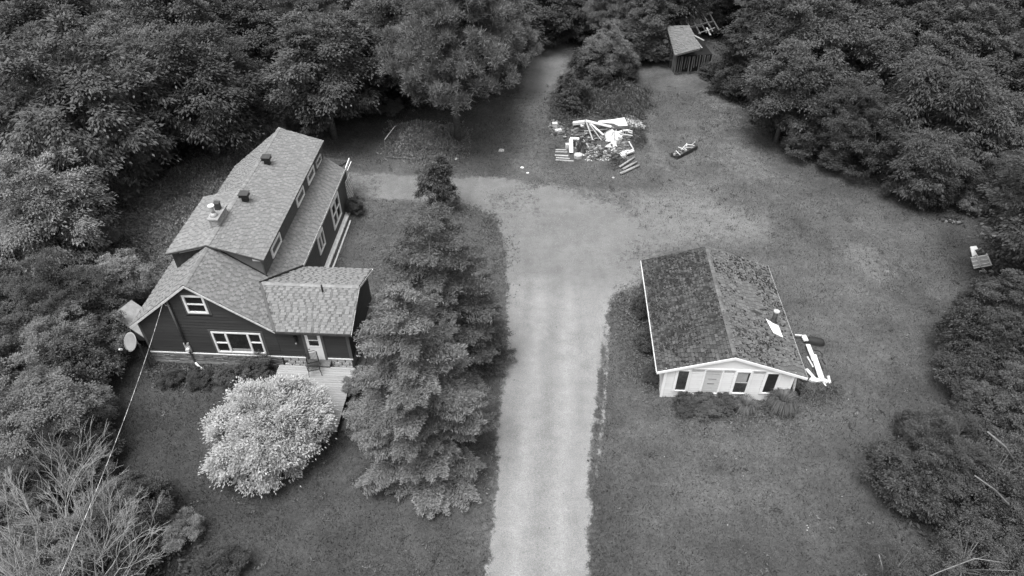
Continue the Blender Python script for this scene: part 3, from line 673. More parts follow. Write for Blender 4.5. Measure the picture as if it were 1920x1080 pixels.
# metal mesh chair on the deck
cp = hl((8.62, -.72, .53)); chair = thing('patio_chair', 'dark woven metal patio chair standing on the deck by the door', 'chair', cp, HR+math.radians(200))
sm = M['black_metal']
mb = MB()
for i in range(9): mb.bar((-.26+i*.065, -.25, .40), (-.26+i*.065, .25, .42), .014, .014); mb.bar((-.27, -.25+i*.0625, .405), (.27, -.25+i*.0625, .405), .014, .014)
for (p, q) in (((-.28, -.27, .41), (.28, -.27, .41)), ((-.28, .27, .41), (.28, .27, .41)), ((-.28, -.27, .41), (-.28, .27, .41)), ((.28, -.27, .41), (.28, .27, .41))): mb.bar(p, q, .03, .03)
mb.build('seat', sm, chair)
mb = MB()
for i in range(9): mb.bar((-.26+i*.065, -.27, .42), (-.24+i*.06, -.42, .95), .014, .014); mb.bar((-.27, -.28-i*.017, .45+i*.058), (.27, -.28-i*.017, .45+i*.058), .014, .014)
mb.tube([(-.28, -.27, .41), (-.27, -.43, .95), (-.15, -.46, 1.03), (.15, -.46, 1.03), (.27, -.43, .95), (.28, -.27, .41)], .018, 6); mb.build('backrest', sm, chair)
for sx in (-1, 1):
    for sy in (-1, 1): mb = MB(); mb.tube([(sx*.26, sy*.25, .41), (sx*.30, sy*.32, .18), (sx*.31, sy*.36, .0)], .018, 6); mb.build('leg', sm, chair)
    mb = MB(); mb.tube([(sx*.28, -.36, .68), (sx*.32, 0, .68), (sx*.30, .24, .62), (sx*.28, .26, .41)], .018, 6); mb.build('armrest', sm, chair)

# satellite dish on its post
dp = HF.o*0+G(283, 690); dish = thing('satellite_dish', 'round grey satellite dish on a dark post at the left corner of the farmhouse', 'satellite dish', dp)
mb = MB(); mb.tube([(0, 0, -.1), (0, 0, 1.72)], .06, 10); mb.build('pole', M['darkwood'], dish)
dc = Vector((-.42, .05, 1.86)); nrm = Vector((-.45, -.75, .62)).normalized(); ua = nrm.cross(Vector((0, 0, 1))).normalized(); va = ua.cross(nrm)
V = [dc-nrm*.08]; F = []
for j in range(1, 6):
    r = .46*j/5
    for k in range(28):
        a = 2*math.pi*k/28; V.append(dc-nrm*.08*(1-(j/5)**2)+ua*r*math.cos(a)*1.0+va*r*math.sin(a)*1.08)
for k in range(28): F.append((0, 1+k, 1+(k+1) % 28))
for j in range(4):
    for k in range(28): F.append((1+j*28+k, 1+(j+1)*28+k, 1+(j+1)*28+(k+1) % 28, 1+j*28+(k+1) % 28))
mb = MB(); mb.add(V, F); o = mb.build('reflector', M['dish'], dish, True); sd = o.modifiers.new('solid', 'SOLIDIFY'); sd.thickness = .02
mb = MB(); mb.bar(dc-va*.45, dc+nrm*.42-va*.35, .03, .03); mb.bar((0, 0, 1.7), dc-nrm*.09, .05, .05); mb.build('arm', M['dark_metal'], dish)
mb = MB(); mb.bar(dc+nrm*.36-va*.36, dc+nrm*.52-va*.34, .10, .08); mb.build('receiver', M['pale_metal'], dish)

# lean-to woodshed on the left of the house
shed = thing('lean_to_shed', 'small dark lean-to shed with a pale sloping roof left of the farmhouse', 'shed', (HX, HY, 0), HR)
P1 = HF.at(209, 592, 'z', 2.25); P2 = Vector((-.12, .35, 1.18)); bkv = Vector((.35, 1.35, -.12))
mb = MB(); mb.prism([P1, P2, P2+bkv, P1+bkv], (0, 0, -.07)); mb.build('roof', M['concrete'], shed)
Q1 = HF.at(195, 652, 'z', 0); Q2 = Q1+Vector((1.55, .05, 0)); Wt = P1+Vector((-.75, .15, -.75))
mb = MB(); mb.prism([P1+Vector((0, .02, -.08)), Wt, Q1+Vector((0.15, 0.1, .62)), Q2+Vector((0, 0, .6)), P2+Vector((0, .1, -.1))], (.1, 1.1, 0)); mb.build('wall', M['darkwood'], shed)
mb = MB(); mb.prism([Q1+Vector((.1, 0, .58)), Q2+Vector((0, 0, .56)), Q2+Vector((0, 0, -.1)), Q1+Vector((.1, 0, -.1))], (0, .5, 0)); mb.build('base_wall', M['log'], shed)
mb = MB(); mb.prism([Q1+Vector((.25, -.02, .52)), Q1+Vector((.62, -.02, .52)), Q1+Vector((.66, -.02, .02)), Q1+Vector((.32, -.02, .02))], (0, .015, 0)); mb.build('opening', M['black_metal'], shed)  # black panel put in for the shade inside the opening
for k_ in range(3): mb = MB(); mb.bar(P1.lerp(P2, .35)+Vector((-.1+k_*.12, -.05, -.55)), P1.lerp(P2, .35)+Vector((-.02+k_*.12, -.02, -.12)), .05, .02); mb.build('board', M['offwhite'], shed)
mb = MB(); mb.bar(P1.lerp(P2, .38)+Vector((0, -.03, -.3)), P2+Vector((-.5, -.12, -.55)), .07, .05); mb.build('beam', M['oldwood'], shed)

LAM[0] = False
# ================================================================ COTTAGE
CX, CY, CR = 7.283, 22.593, math.radians(-2.682)
CF = Frame(CX, CY, CR)
cot = thing('white_cottage', 'small white sided cottage with a mossy shingle roof right of the drive', 'cottage', (CX, CY, 0), CR)
CW, CL_ = 6.09, 7.95; CZ, CRz = 2.06, 3.10; csl = (CRz-1.95)/(CW/2+.40)
def czr(x): return CRz-(CRz-1.95)/(CW/2+.401)*(CW/2-x) if x < CW/2 else CRz-(CRz-1.89)/(CW/2+.556)*(x-CW/2)
mb = MB(); mb.prism([(.03, .03, -.2), (.03, .03, czr(0)-.14), (CW/2, .03, CRz-.14), (CW-.03, .03, czr(CW)-.14), (CW-.03, .03, -.2)], (0, CL_-.03, 0)); mb.build('wall', M['siding_back_w'], cot)
mc = mp_front(.03)
copn = [(.50, 1.26, .45, 2.12), (1.84, 2.76, .37, 2.14), (3.26, 4.14, .40, 2.17), (4.68, 5.47, .48, 2.14)]
siding(cot, mc, 0., 2.10, .15, lambda z: (0, CW), copn, M['siding_white'], thick=.028)
siding(cot, mp_left(.03), 0., czr(0)-.16, .15, lambda z: (-CL_, 0), [], M['siding_white'], thick=.028)
mb = MB(); mb.prism([(-.0, 0.0, 2.10), (CW, 0.0, 2.10), (CW, .0, czr(CW)-.12), (CW/2, 0., CRz-.12), (0, 0., czr(0)-.12)], (0, .028, 0)); mb.build('gable_panel', M['gable_white'], cot)
mb = MB(); pb(mb, mc, 1.3, 5.6, 2.13, 2.19, .031, .06); mb.build('gable_band', M['white'], cot)
for a in (0., CW-.1): mb = MB(); pb(mb, mc, a-.02, a+.11, -.02, czr(0)-.13, .03, .055); mb.build('corner_board', M['white'], cot)
window(cot, mc, .59, 1.17, .53, 2.03, fr=.045, casing=.08, cm='white', gm_='glass_g')
mb = MB(); pb(mb, mc, 1.92, 2.68, .45, 2.08, -.01, .012); bo = mb.build('boarded_opening', M['ply'], cot); bo['label'] = 'window opening closed with pale plywood'
mb = MB()
for q in ((1.84, 2.76, 2.08, 2.15), (1.84, 2.76, .37, .45), (1.84, 1.92, .45, 2.08), (2.68, 2.76, .45, 2.08)): pb(mb, mc, *q, 0, .05)
mb.build('frame', M['white'], bo)
mb = MB(); pb(mb, mc, 2.1, 2.5, 1.42, 1.45, .012, .018); pb(mb, mc, 2.0, 2.6, 1.78, 1.79, .012, .016); pb(mb, mc, 2.12, 2.45, 1.08, 1.12, .012, .018); mb.build('board_seam', M['trim_grey'], bo)
window(cot, mc, 3.35, 4.05, .49, 2.09, fr=.045, casing=.08, cm='white', gm_='glass_g', blind=[(3.40, 3.92, 1.30, 2.04, 'blind'), (3.40, 4.0, 1.24, 1.29, 'offwhite')], label='window with a half drawn pale blind')
window(cot, mc, 4.77, 5.38, .57, 2.05, fr=.045, casing=.08, cm='white', gm_='glass')
YF, YE = -.10, 8.27
for s, nm in ((0, 'l'), (1, 'r')):
    rf = MB()
    if s == 0: rf.prism([(-.401, YF, 1.935), (CW/2-.002, YF, CRz-.015), (CW/2-.002, YE, CRz-.015), (-.401, YE, 1.935)], (0, 0, -.1))
    else: rf.prism([(CW/2, YF, CRz-.015), (CW+.556, YF, 1.875), (CW+.556, YE, 1.875), (CW/2, YE, CRz-.015)], (0, 0, -.1))
    r_ = rf.build('roof', M['cunder'], cot)
    if s == 0: T = shingle_grid((-.401, YF, 1.95), (0, 1, 0), (CW/2+.401, 0, CRz-1.95), YE-YF, math.hypot(CW/2+.401, CRz-1.95), None, .155, (.24, .31), .016, 20)
    else: T = shingle_grid((CW+.556, YF, 1.89), (0, 1, 0), (-(CW/2+.556), 0, CRz-1.89), YE-YF, math.hypot(CW/2+.556, CRz-1.89), None, .155, (.24, .31), .022, 21)
    T.sort(key=lambda t: t[0].y)
    tab_objects(T[:148], M['cshingle_%so' % nm], r_); tab_field(T[148:], M['cshingle_'+nm], r_)
    # moss cushions
    rs = random.Random(50+s); mb = MB(); n_m = 3600 if s == 0 else 3000; c_ = 0
    while c_ < n_m:
        yy = rs.uniform(YF+.1, YE-.1); xx = rs.uniform(-.36, CW/2) if s == 0 else rs.uniform(CW/2, CW+.5)
        f_ = float(fbm(xx, yy, 1.3, 60+s)); d_ = (1-abs(xx-CW/2)/3.4)
        pr = .9*(f_-.25)*(1.3-d_) if s == 0 else 1.0*(f_-.33)*(.35+.9*(yy-YF)/8.3)*(.5+(1-abs(d_-.45)))
        if s == 0 and yy < 1.2: pr *= .25
        if rs.random() > pr*1.6: c_ += .35; continue
        c_ += 1; r = rs.choice((.018, .025, .03, .045, .07))*rs.uniform(.8, 1.2); z0 = czr(xx)+.012
        mb.blob((xx, yy, z0), (r, r*rs.uniform(.8, 1.6), r*.55), rs.randint(0, 9999), 5, 2, .3)
    o_ = mb.build('moss', M['moss'], r_, True); o_['kind'] = 'stuff'; o_['label'] = 'dark moss cushions'
ridge(cot, (CW/2, YF, CRz+.01), (CW/2, YE, CRz+.01), (1, 0, -.33), (-1, 0, -.33), 'cshingle_r', .3, .12)
mb = MB(); mb.prism([(-.41, YF-.002, 1.945), (CW/2, YF-.002, CRz-.005), (CW/2, YF-.002, CRz-.15), (-.41, YF-.002, 1.80)], (0, -.03, 0)); mb.prism([(CW/2+.001, YF-.002, CRz-.005), (CW+.566, YF-.002, 1.885), (CW+.566, YF-.002, 1.74), (CW/2+.001, YF-.002, CRz-.15)], (0, -.03, 0)); mb.build('rake_board', M['white'], cot)
mb = MB(); mb.b2((-.445, YF, 1.86), (-.404, YE, 1.94)); mb.build('gutter', M['offwhite'], cot)
mb = MB(); mb.b2((CW+.56, YF, 1.76), (CW+.58, YE, 1.89)); mb.build('fascia', M['offwhite'], cot)
mb = MB(); mb.prism([(-.4, YF, 1.83), (0, YF, czr(0)-.115), (0, YE, czr(0)-.115), (-.4, YE, 1.83)], (0, 0, -.01)); mb.prism([(CW, YF, czr(CW)-.115), (CW+.55, YF, 1.77), (CW+.55, YE, 1.77), (CW, YE, czr(CW)-.115)], (0, 0, -.01)); mb.build('soffit', M['offwhite'], cot)
# stovepipe with its flashing
mb = MB(); mb.tube([(5.72, 3.25, 2.0), (5.72, 3.25, 2.95)], .12, 12); sp = mb.build('stovepipe', M['dark_metal'], cot, True)
mb = MB(); mb.tube([(5.72, 3.25, 2.95), (5.72, 3.25, 3.02)], [.15, .15], 12); mb.build('pipe_cap', M['grey_metal'], sp)
mb = MB(); zz = czr(5.6); mb.add([(5.35, 3.35, czr(5.35)+.05), (5.55, 2.45, czr(5.55)+.03), (6.02, 2.3, czr(6.02)+.03), (5.98, 3.1, czr(5.98)+.05), (5.72, 2.9, zz+.13)], [(0, 1, 4), (1, 2, 4), (2, 3, 4), (3, 0, 4), (3, 2, 1, 0)]); mb.build('flashing', M['white'], sp)
# downspout
mb = MB(); mb.bar((CW+.05, -.03, 1.85), (CW+.26, .05, .45), .07, .09); mb.build('downspout', M['offwhite'], cot)
pp = CF.o+Matrix.Rotation(CR, 3, 'Z') @ Vector((CW+.42, .35, 0))
pot = thing('rain_tub', 'dark round tub under the downspout at the right corner of the cottage', 'tub', pp)
mb = MB(); mb.tube([(0, 0, 0), (0, 0, .30), (0, 0, .34)], [.24, .31, .33], 16, False); mb.build('shell', M['rubber'], pot, True)
mb = MB(); mb.tube([(0, 0, .0), (0, 0, .22)], [.23, .26], 16); mb.build('soil', M['soil'], pot)
mb = MB(); mb.b2((2.85, -.30, .0), (3.45, -.02, .38)); o = one('utility_box', mb, M['dark_metal'], 'dark box against the cottage front below the blind window', 'box', loc=(CX, CY, 0), rz=CR)

# scrap beside the cottage's right wall
def DP(x, y): return (x/6.75+1460, y/6.75+600)
def g3(x, y, z=0.): return G(*DP(x, y), z)
grp = 'scrap beside the cottage'
def plank(a, b, w, h, m, label, cat='board', name='loose_board', group=grp, extra=None):
    a, b = Vector(a), Vector(b); c = (a+b)/2; mb = MB(); mb.bar(a-c, b-c, w, h)
    if extra: extra(mb, c)
    return one(name, mb, M[m], label, cat, group, loc=c)
plank(g3(310, 195, .2), g3(350, 265, .2), .26, .08, 'offwhite', 'short white panel end leaning beside the cottage eave, behind the long white board')
plank(g3(370, 310, .25), g3(450, 520, .28), .22, .05, 'offwhite', 'upper half of the long white board lying along the cottage wall')
plank(g3(440, 440, .33), g3(540, 735, .2), .28, .06, 'offwhite', 'widest white board lying over the rubbish beside the cottage')
plank(g3(362, 465, .1), g3(440, 600, .1), .08, .05, 'offwhite', 'thin pale lath left of the widest white board')
plank(g3(350, 620, .12), g3(462, 748, .12), .16, .05, 'offwhite', 'short weathered board under the front corner of the cottage eave')
plank(g3(205, 190, .3), g3(300, 195, .3), .08, .05, 'offwhite', 'narrow white strip sticking out behind the cottage eave')
plank(g3(625, 705, .3), g3(648, 800, .05), .13, .05, 'offwhite', 'short upright white board at the far right end of the scrap')
plank(g3(530, 740, .12), g3(600, 840, .05), .06, .04, 'offwhite', 'small white stake crossing the crumpled sheet')
mb = MB(); c0 = g3(480, 775)
L_ = [g3(375, 775), g3(400, 755), g3(450, 752), g3(510, 768), g3(560, 770), g3(640, 785), g3(600, 820), g3(540, 800), g3(480, 795), g3(420, 800)]
mb.prism([p-c0+Vector((0, 0, .16+.07*math.sin(i*2.1))) for i, p in enumerate(L_)], (0, 0, -.12)); one('crumpled_sheet', mb, M['tarp'], 'crumpled white plastic sheet on the grass at the front of the scrap', 'sheet', grp, loc=c0)
tb = thing('wheelbarrow_tub', 'upturned black tub lying behind the white boards beside the cottage', 'tub', g3(455, 290), math.radians(-14), grp)
mb = MB()
rows = [(0, .95, .48), (.16, .93, .46), (.28, .78, .34), (.32, .5, .18)]
n = 20; V = [];
for z, a, b in rows:
    for k in range(n):
        t = 2*math.pi*k/n; cs_, sn_ = math.cos(t), math.sin(t); V.append((a*abs(cs_)**.7*math.copysign(1, cs_)*.5, b*abs(sn_)**.8*math.copysign(1, sn_)*.5, z))
F = [(j*n+k, j*n+(k+1) % n, (j+1)*n+(k+1) % n, (j+1)*n+k) for j in range(3) for k in range(n)]+[tuple(range(3*n, 4*n))]
mb.add(V, F); mb.build('shell', M['rubber'], tb, True)
mb = MB(); mb.tube([(.49*math.cos(2*math.pi*k/24), .25*math.sin(2*math.pi*k/24), .03) for k in range(25)], .03, 6, False); mb.build('rim', M['black_metal'], tb)
mb = MB(); c0 = g3(520, 450); mb.tube([g3(440, 380, .05)-c0, g3(520, 395, .05)-c0, g3(556, 440, .05)-c0, g3(550, 470, .05)-c0], .03, 6); mb.tube([g3(500, 480, .05)-c0, g3(555, 620, .05)-c0], .03, 6); mb.tube([g3(550, 500, .05)-c0, g3(590, 560, .05)-c0], .03, 6); one('black_hose', mb, M['rubber'], 'curved black hose lying right of the white boards by the cottage', 'hose', grp, loc=c0)
mb = MB(); mb.tube([(.17*math.cos(a*.4), .17*math.sin(a*.4), .07) for a in range(17)], .06, 8, False); one('small_wheel', mb, M['rubber'], 'small dark wheel with a pale hub under the cottage eave corner', 'wheel', grp, loc=g3(315, 755))
# ================================================================ RUBBISH PILE AT THE BACK OF THE YARD
def K(x, y): return (1000+x/5.647, 180+y/5.647)
def k3(x, y, z=0.): return G(*K(x, y), z)
PG = 'junk in the rubbish pile'
def kbar(x0, y0, z0, x1, y1, z1, w, h, m, label, cat='board', name='scrap_board', group=PG):
    return plank(k3(x0, y0, z0), k3(x1, y1, z1), w, h, m, label, cat, name, group)
mb = MB(); c0 = k3(840, 280)
top = [k3(690, 262, .85), k3(830, 248, 1.0), k3(965, 226, 1.05), k3(1000, 312, .75), k3(905, 316, .75), k3(850, 290, .8), k3(760, 282, .8), k3(680, 282, .8)]
mb.prism([p-c0 for p in top], (0, .02, -.05)); one('white_sheet', mb, M['tarp'], 'large smooth white panel on top of the far side of the rubbish pile', 'panel', PG, loc=c0)
kbar(552, 262, 1.05, 825, 325, .75, .28, .06, 'offwhite', 'thick pale board slanting down in front of the large white panel')
kbar(553, 255, 1.1, 630, 470, .15, .10, .06, 'board_pale', 'leftmost of the poles fanning out from the top of the rubbish pile', 'pole', 'scrap_pole')
kbar(572, 268, 1.0, 718, 465, .15, .06, .05, 'board_pale', 'thin middle pole of the fan on the rubbish pile', 'pole', 'scrap_pole')
kbar(585, 272, 1.0, 742, 412, .35, .11, .06, 'white', 'rightmost wide pole of the fan on the rubbish pile', 'pole', 'scrap_pole')
kbar(540, 372, .35, 782, 350, .45, .06, .05, 'board_pale', 'thin level pole crossing behind the fan of poles', 'pole', 'scrap_pole')
kbar(420, 290, .6, 545, 275, .8, .3, .2, 'offwhite', 'dented pale sheet metal box left of the pole fan', 'scrap metal', 'scrap_metal')
kbar(500, 265, .8, 520, 320, .5, .25, .1, 'white', 'upright white scrap just left of the pole fan', 'scrap', 'scrap_sheet')
mb = MB(); mb.box((0, 0, .18), (.36, .3, .32)); mb.box((0, 0, .36), (.40, .33, .04)); mb.box((-.1, -.18, .25), (.05, .02, .3)); mb.box((.1, -.18, .25), (.05, .02, .3)); one('white_crate', mb, M['offwhite'], 'white box standing at the left end of the rubbish pile', 'box', PG, loc=k3(225, 330), rz=.1)
mb = MB(); mb.box((0, 0, .15), (.5, .3, .25)); mb.box((.3, .05, .08), (.3, .25, .16)); one('pale_block', mb, M['offwhite'], 'broken pale block on the ground in front of the white box', 'block', PG, loc=k3(262, 388), rz=.2)
c0 = k3(840, 450)
def sheet(name, pts, label, m='tarp', h=.25, seed=0):
    c0 = sum((k3(x, y) for x, y in pts), Vector())/len(pts); rr = random.Random(seed); P = [k3(x, y)-c0 for x, y in pts]; n = len(P); V = [Vector((0, 0, h))]; F = []
    for j, s in enumerate((.35, .7, 1.)):
        for i in range(n*3):
            a = P[i//3].lerp(P[(i//3+1) % n], (i % 3)/3); V.append(a*s*rr.uniform(.93, 1.07)+Vector((0, 0, (h*(1.15-s)+rr.uniform(-.4, .4)*h if s < 1 else .02+rr.uniform(0, .1)))))
    N3 = n*3
    for i in range(N3): F.append((0, 1+i, 1+(i+1) % N3))
    for j in range(2):
        for i in range(N3): F.append((1+j*N3+i, 1+(j+1)*N3+i, 1+(j+1)*N3+(i+1) % N3, 1+j*N3+(i+1) % N3))
    mb = MB(); mb.add(V, F); o_ = one(name, mb, M[m], label, 'sheet', PG, loc=c0); s_ = o_.modifiers.new('s', 'SOLIDIFY'); s_.thickness = .02; return o_
sheet('white_tarp', [(755, 400), (800, 385), (870, 400), (935, 400), (940, 450), (900, 475), (850, 490), (760, 490)], 'crumpled white tarpaulin in the middle of the rubbish pile', h=.5, seed=1)
sheet('white_tarp', [(760, 550), (830, 490), (880, 490), (885, 545)], 'small triangular white tarpaulin in front of the crumpled one', h=.22, seed=2)
sheet('black_sheet', [(430, 480), (500, 470), (560, 520), (590, 570), (540, 620), (470, 620), (430, 560)], 'crumpled black plastic sheet among the pallets on the left of the pile', 'plastic_b', .5, 3)
sheet('black_sheet', [(340, 310), (560, 320), (560, 380), (340, 390)], 'dark heap of plastic at the back left of the rubbish pile', 'plastic_b', .35, 4)
sheet('black_sheet', [(600, 330), (840, 340), (840, 395), (620, 410)], 'dark heap lying under the pole fan of the rubbish pile', 'plastic_b', .3, 5)
sheet('pale_sheet', [(900, 625), (960, 590), (1060, 565), (1065, 590), (990, 620), (960, 680), (915, 670)], 'torn pale sheet just behind the three grey logs', 'tarp', .25, 6)
mb = MB(); rr = random.Random(5)
P_ = [(0, 0, 0), (.30, .1, 0), (.42, .35, 0), (.2, .55, 0), (-.15, .5, 0), (-.25, .2, 0)]
mb.prism([Vector(p)+Vector((0, 0, .28+.1*p[1])) for p in P_], (0, 0, -.26)); one('pale_boulder', mb, M['rock'], 'flat pale boulder in front of the black sheet', 'rock', PG, loc=k3(465, 680))
for i, (x0, y0, x1, y1, lab) in enumerate([(235, 570, 350, 572, 'back'), (232, 592, 360, 596, 'second'), (228, 628, 370, 634, 'third'), (240, 655, 385, 664, 'fourth'), (236, 678, 425, 690, 'front')]):
    kbar(x0, y0, .08, x1, y1, .08, .10, .07, 'board_pale', {'back': 'rearmost', 'second': 'second from the back', 'third': 'middle', 'fourth': 'fourth from the back', 'front': 'longest and frontmost'}[lab]+' of the pale slats left of the black sheet', 'slat', 'pallet_slat', 'pale slats lying in a row')
kbar(382, 458, .5, 384, 600, .2, .06, .05, 'offwhite', 'thin upright white post at the left edge of the black sheet', 'post', 'scrap_post')
kbar(400, 455, .5, 404, 600, .2, .24, .05, 'white', 'wide upright white panel beside the black sheet', 'panel', 'scrap_sheet')
kbar(390, 448, .4, 485, 452, .4, .3, .06, 'offwhite', 'pale board lying across the top of the upright white panel')
mb = MB(); mb.box((0, 0, .2), (.26, .26, .4)); mb.tube([(0, -.14, .2), (0, -.16, .2)], .04, 8); one('white_bucket', mb, M['offwhite'], 'small white box left of the upright white panel', 'box', PG, loc=k3(357, 555))
kbar(530, 462, .5, 590, 545, .2, .05, .04, 'board_pale', 'thin grey lath leaning on the right side of the black sheet')
# cinder block and slats
mb = MB(); mb.box((0, 0, .42), (.42, .22, .05)); mb.box((0, 0, .05), (.42, .22, .05))
for x in (-.18, 0, .18): mb.box((x, 0, .23), (.05, .22, .34))
one('cinder_block', mb, M['block'], 'hollow two-hole concrete block standing at the right of the pile', 'concrete block', PG, loc=k3(972, 415), rz=.1)
for i, yy in enumerate((375, 395, 420)):
    kbar(1000 if i < 2 else 940, yy-15, .35, 1050, yy, .3, .10, .06, 'board_pale', ('upper', 'middle', 'lower and longest')[i]+' of the three slats beside the hollow concrete block', 'slat', 'pallet_slat')
kbar(885, 392, .35, 940, 370, .45, .12, .08, 'white', 'short white board pointing at the hollow concrete block')
kbar(1010, 480, .5, 1060, 565, .05, .10, .04, 'offwhite', 'pale slanting board right of the white tarpaulin')
kbar(990, 610, .3, 1065, 580, .3, .16, .08, 'board_pale', 'short pale beam behind the grey logs')
for i, (x0, y0, x1, y1, w) in enumerate([(912, 752, 1072, 650, .085), (948, 775, 1095, 698, .09), (922, 822, 1126, 732, .10)]):
    a, b = k3(x0, y0, .14), k3(x1, y1, .14); c0 = (a+b)/2; mb = MB(); mb.tube([a-c0, (b-a)*.1+Vector((0, 0, .01)), b-c0], [w, w*.95, w*.85], 9)
    one('log', mb, M['log'], ['rearmost', 'middle', 'longest and frontmost'][i]+' of the three grey logs in front of the rubbish pile', 'log', 'grey logs by the rubbish pile', loc=c0, smooth=True)
def rubble(name, poly, n, rmin, rmax, m, label, seed, zmax=.1, cat='rubble'):
    rr = random.Random(seed); P = [k3(*p) for p in poly]; x0, x1 = min(p.x for p in P), max(p.x for p in P); y0, y1 = min(p.y for p in P), max(p.y for p in P)
    c0 = Vector(((x0+x1)/2, (y0+y1)/2, 0)); mb = MB(); c = 0; T_ = 0
    while c < n and T_ < n*20:
        T_ += 1; x, y = rr.uniform(x0, x1), rr.uniform(y0, y1)
        if not in_poly(x, y, [(p.x, p.y) for p in P]): continue
        c += 1; r = rr.uniform(rmin, rmax)
        if rr.random() < .45: mb.box((x-c0.x, y-c0.y, rr.uniform(0, zmax)+r*.3), (r*2.2, r*rr.uniform(.5, 1.4), r*.6), R=Matrix.Rotation(rr.uniform(0, 3), 3, 'Z') @ Matrix.Rotation(rr.uniform(-.4, .4), 3, 'X'))
        else: mb.blob((x-c0.x, y-c0.y, rr.uniform(0, zmax)+r*.2), (r, r*rr.uniform(.6, 1), r*.6), rr.randint(0, 999), 5, 3, .35)
    return one(name, mb, m, label, cat, loc=c0, kind='stuff')
rubble('rubble', [(170, 300), (860, 330), (1000, 420), (1060, 600), (950, 690), (560, 690), (500, 500), (180, 420)], 420, .04, .17, M['rubble'], 'broken masonry, wood and junk strewn through the rubbish pile', 1, .16)
rubble('pale_rubble', [(600, 500), (900, 560), (900, 680), (560, 700), (520, 620)], 170, .02, .10, M['board_pale'], 'pale chips and splinters in the front half of the pile', 2, .05)
rubble('stones', [(980, 210), (1060, 220), (1180, 320), (1170, 360), (1060, 340), (990, 300)], 170, .05, .13, M['rock'], 'light stones heaped at the right end of the pile', 3, .08, 'stones')
rubble('stones', [(140, 290), (190, 260), (340, 300), (330, 420), (200, 420)], 110, .05, .14, M['rubble'], 'grey stones around the white box at the left of the pile', 4, .08, 'stones')
# dark trough with sticks, right of the pile
ta, tb_ = k3(1490, 660), k3(1700, 555); tc_ = (ta+tb_)/2; ang = math.atan2(tb_.y-ta.y, tb_.x-ta.x); L_ = (tb_-ta).length
tg = thing('junk_trough', 'long dark trough heaped with sticks standing alone right of the rubbish pile', 'trough', tc_, ang)
mb = MB(); mb.prism([(-L_/2-.05, -.32, .34), (L_/2, -.32, .34), (L_/2+.12, 0, .34), (L_/2, .32, .34), (-L_/2-.05, .32, .34)], (0, 0, -.36)); mb.build('shell', M['darkwood'], tg)
mb = MB(); rr = random.Random(9)
for i in range(26): mb.blob((rr.uniform(-L_/2, L_/2), rr.uniform(-.25, .25), .36), (.14, .10, .10), i, 6, 3, .4)
mb.build('contents', M['rubble'], tg)
for i in range(11):
    x, y, a = rr.uniform(-L_/2+.1, L_/2-.1), rr.uniform(-.22, .22), rr.uniform(0, 3.1); mb = MB(); d_ = Vector((math.cos(a), math.sin(a), rr.uniform(-.2, .3)))*rr.uniform(.15, .32)
    mb.bar(Vector((x, y, .46))-d_, Vector((x, y, .50))+d_, .05, .03); mb.build('stick', M['board_pale'] if i % 2 else M['offwhite'], tg)
# single things round the yard
def rock(u, v, r, label, seed, m='rock', cat='rock'):
    mb = MB(); mb.blob((0, 0, r*.25), (r, r*.75, r*.5), seed, 8, 5, .22); return one('pale_rock', mb, M[m], label, cat, 'pale rocks on the far lawn', loc=G(u, v))
rock(940, 284, .26, 'largest flat pale rock on the grass left of the rubbish pile', 1)
rock(855, 299, .17, 'white rock at the front right corner of the weed bed', 2, 'white')
rock(979, 315, .13, 'small white rock at the far edge of the drive', 3, 'white'); rock(989, 325, .11, 'smaller white rock on the far edge of the drive, nearer the gravel', 4, 'white')
rock(1150, 334, .12, 'thin pale stone in the grass below the rubbish pile', 6)
for i, (u, v) in enumerate([(1320, 578), (1090, 573), (1080, 577), (1240, 858), (1250, 866), (1490, 800)]): pass
for i, (u, v) in enumerate([(1590, 749), (1245, 857), (1380, 861), (1393, 893), (1578, 932), (1512, 882), (1513, 986), (1515, 990), (1513, 995), (1364, 985)]):
    mb = MB(); mb.blob((0, 0, .03), (.032, .03, .025), i, 6, 3, .2); one('white_stone', mb, M['rock'], 'tiny white speck of a stone lying in the front right lawn', 'stone', 'tiny white stones in the right lawn', loc=G(u, v))
# wire frame of the weed bed
FG = G(740, 236); f_ = thing('garden_frame', 'rusty leaning frame of thin poles at the left end of the weed bed', 'frame', G(728, 270))
o0 = G(728, 270)
for a, b in ((G(741, 236, .0), G(741, 236, 1.0)), (G(741, 236, 1.0), G(721, 262, 1.0)), (G(721, 262, 1.), G(724, 292, .1)), (G(724, 294, .1), G(782, 298, .1))):
    mb = MB(); mb.tube([a-o0, b-o0], .035, 6); mb.build('pole', M['board_pale'] if b.z > .9 and a.z > .9 else M['oldwood'], f_)
# white box under the right-hand trees
mb = MB(); mb.box((0, 0, .35), (.5, .4, .06), R=Matrix.Rotation(-.5, 3, 'X')); mb.box((0, .1, .15), (.46, .3, .3)); one('white_hutch', mb, M['offwhite'], 'small pale box with a slanted lid at the edge of the right-hand wood', 'box', loc=G(1668, 334), rz=-.6)
# dark burn heap
bh = G(1778, 412); mb = MB(); rr = random.Random(31)
for i in range(26): a_ = rr.uniform(0, 6.28); q_ = rr.random()**.5; x, y = math.cos(a_)*q_*.95, math.sin(a_)*q_*.5; mb.bar((x-rr.uniform(-.3, .3), y-rr.uniform(-.2, .2), .05), (x+rr.uniform(-.3, .3), y+rr.uniform(-.2, .2), rr.uniform(.1, .35)), .07, .06)
one('burn_heap', mb, M['darkwood'], 'dark heap of charred branches on the grass by the right-hand trees', 'heap', loc=bh)
mb = MB()
for i in range(12): mb.blob((rr.uniform(-.6, .7), rr.uniform(-.5, -.1), .08), (.12, .09, .08), i, 6, 3, .3)
one('stone_ring', mb, M['rubble'], 'pale stones on the near side of the dark charred heap', 'stones', loc=bh, kind='stuff')
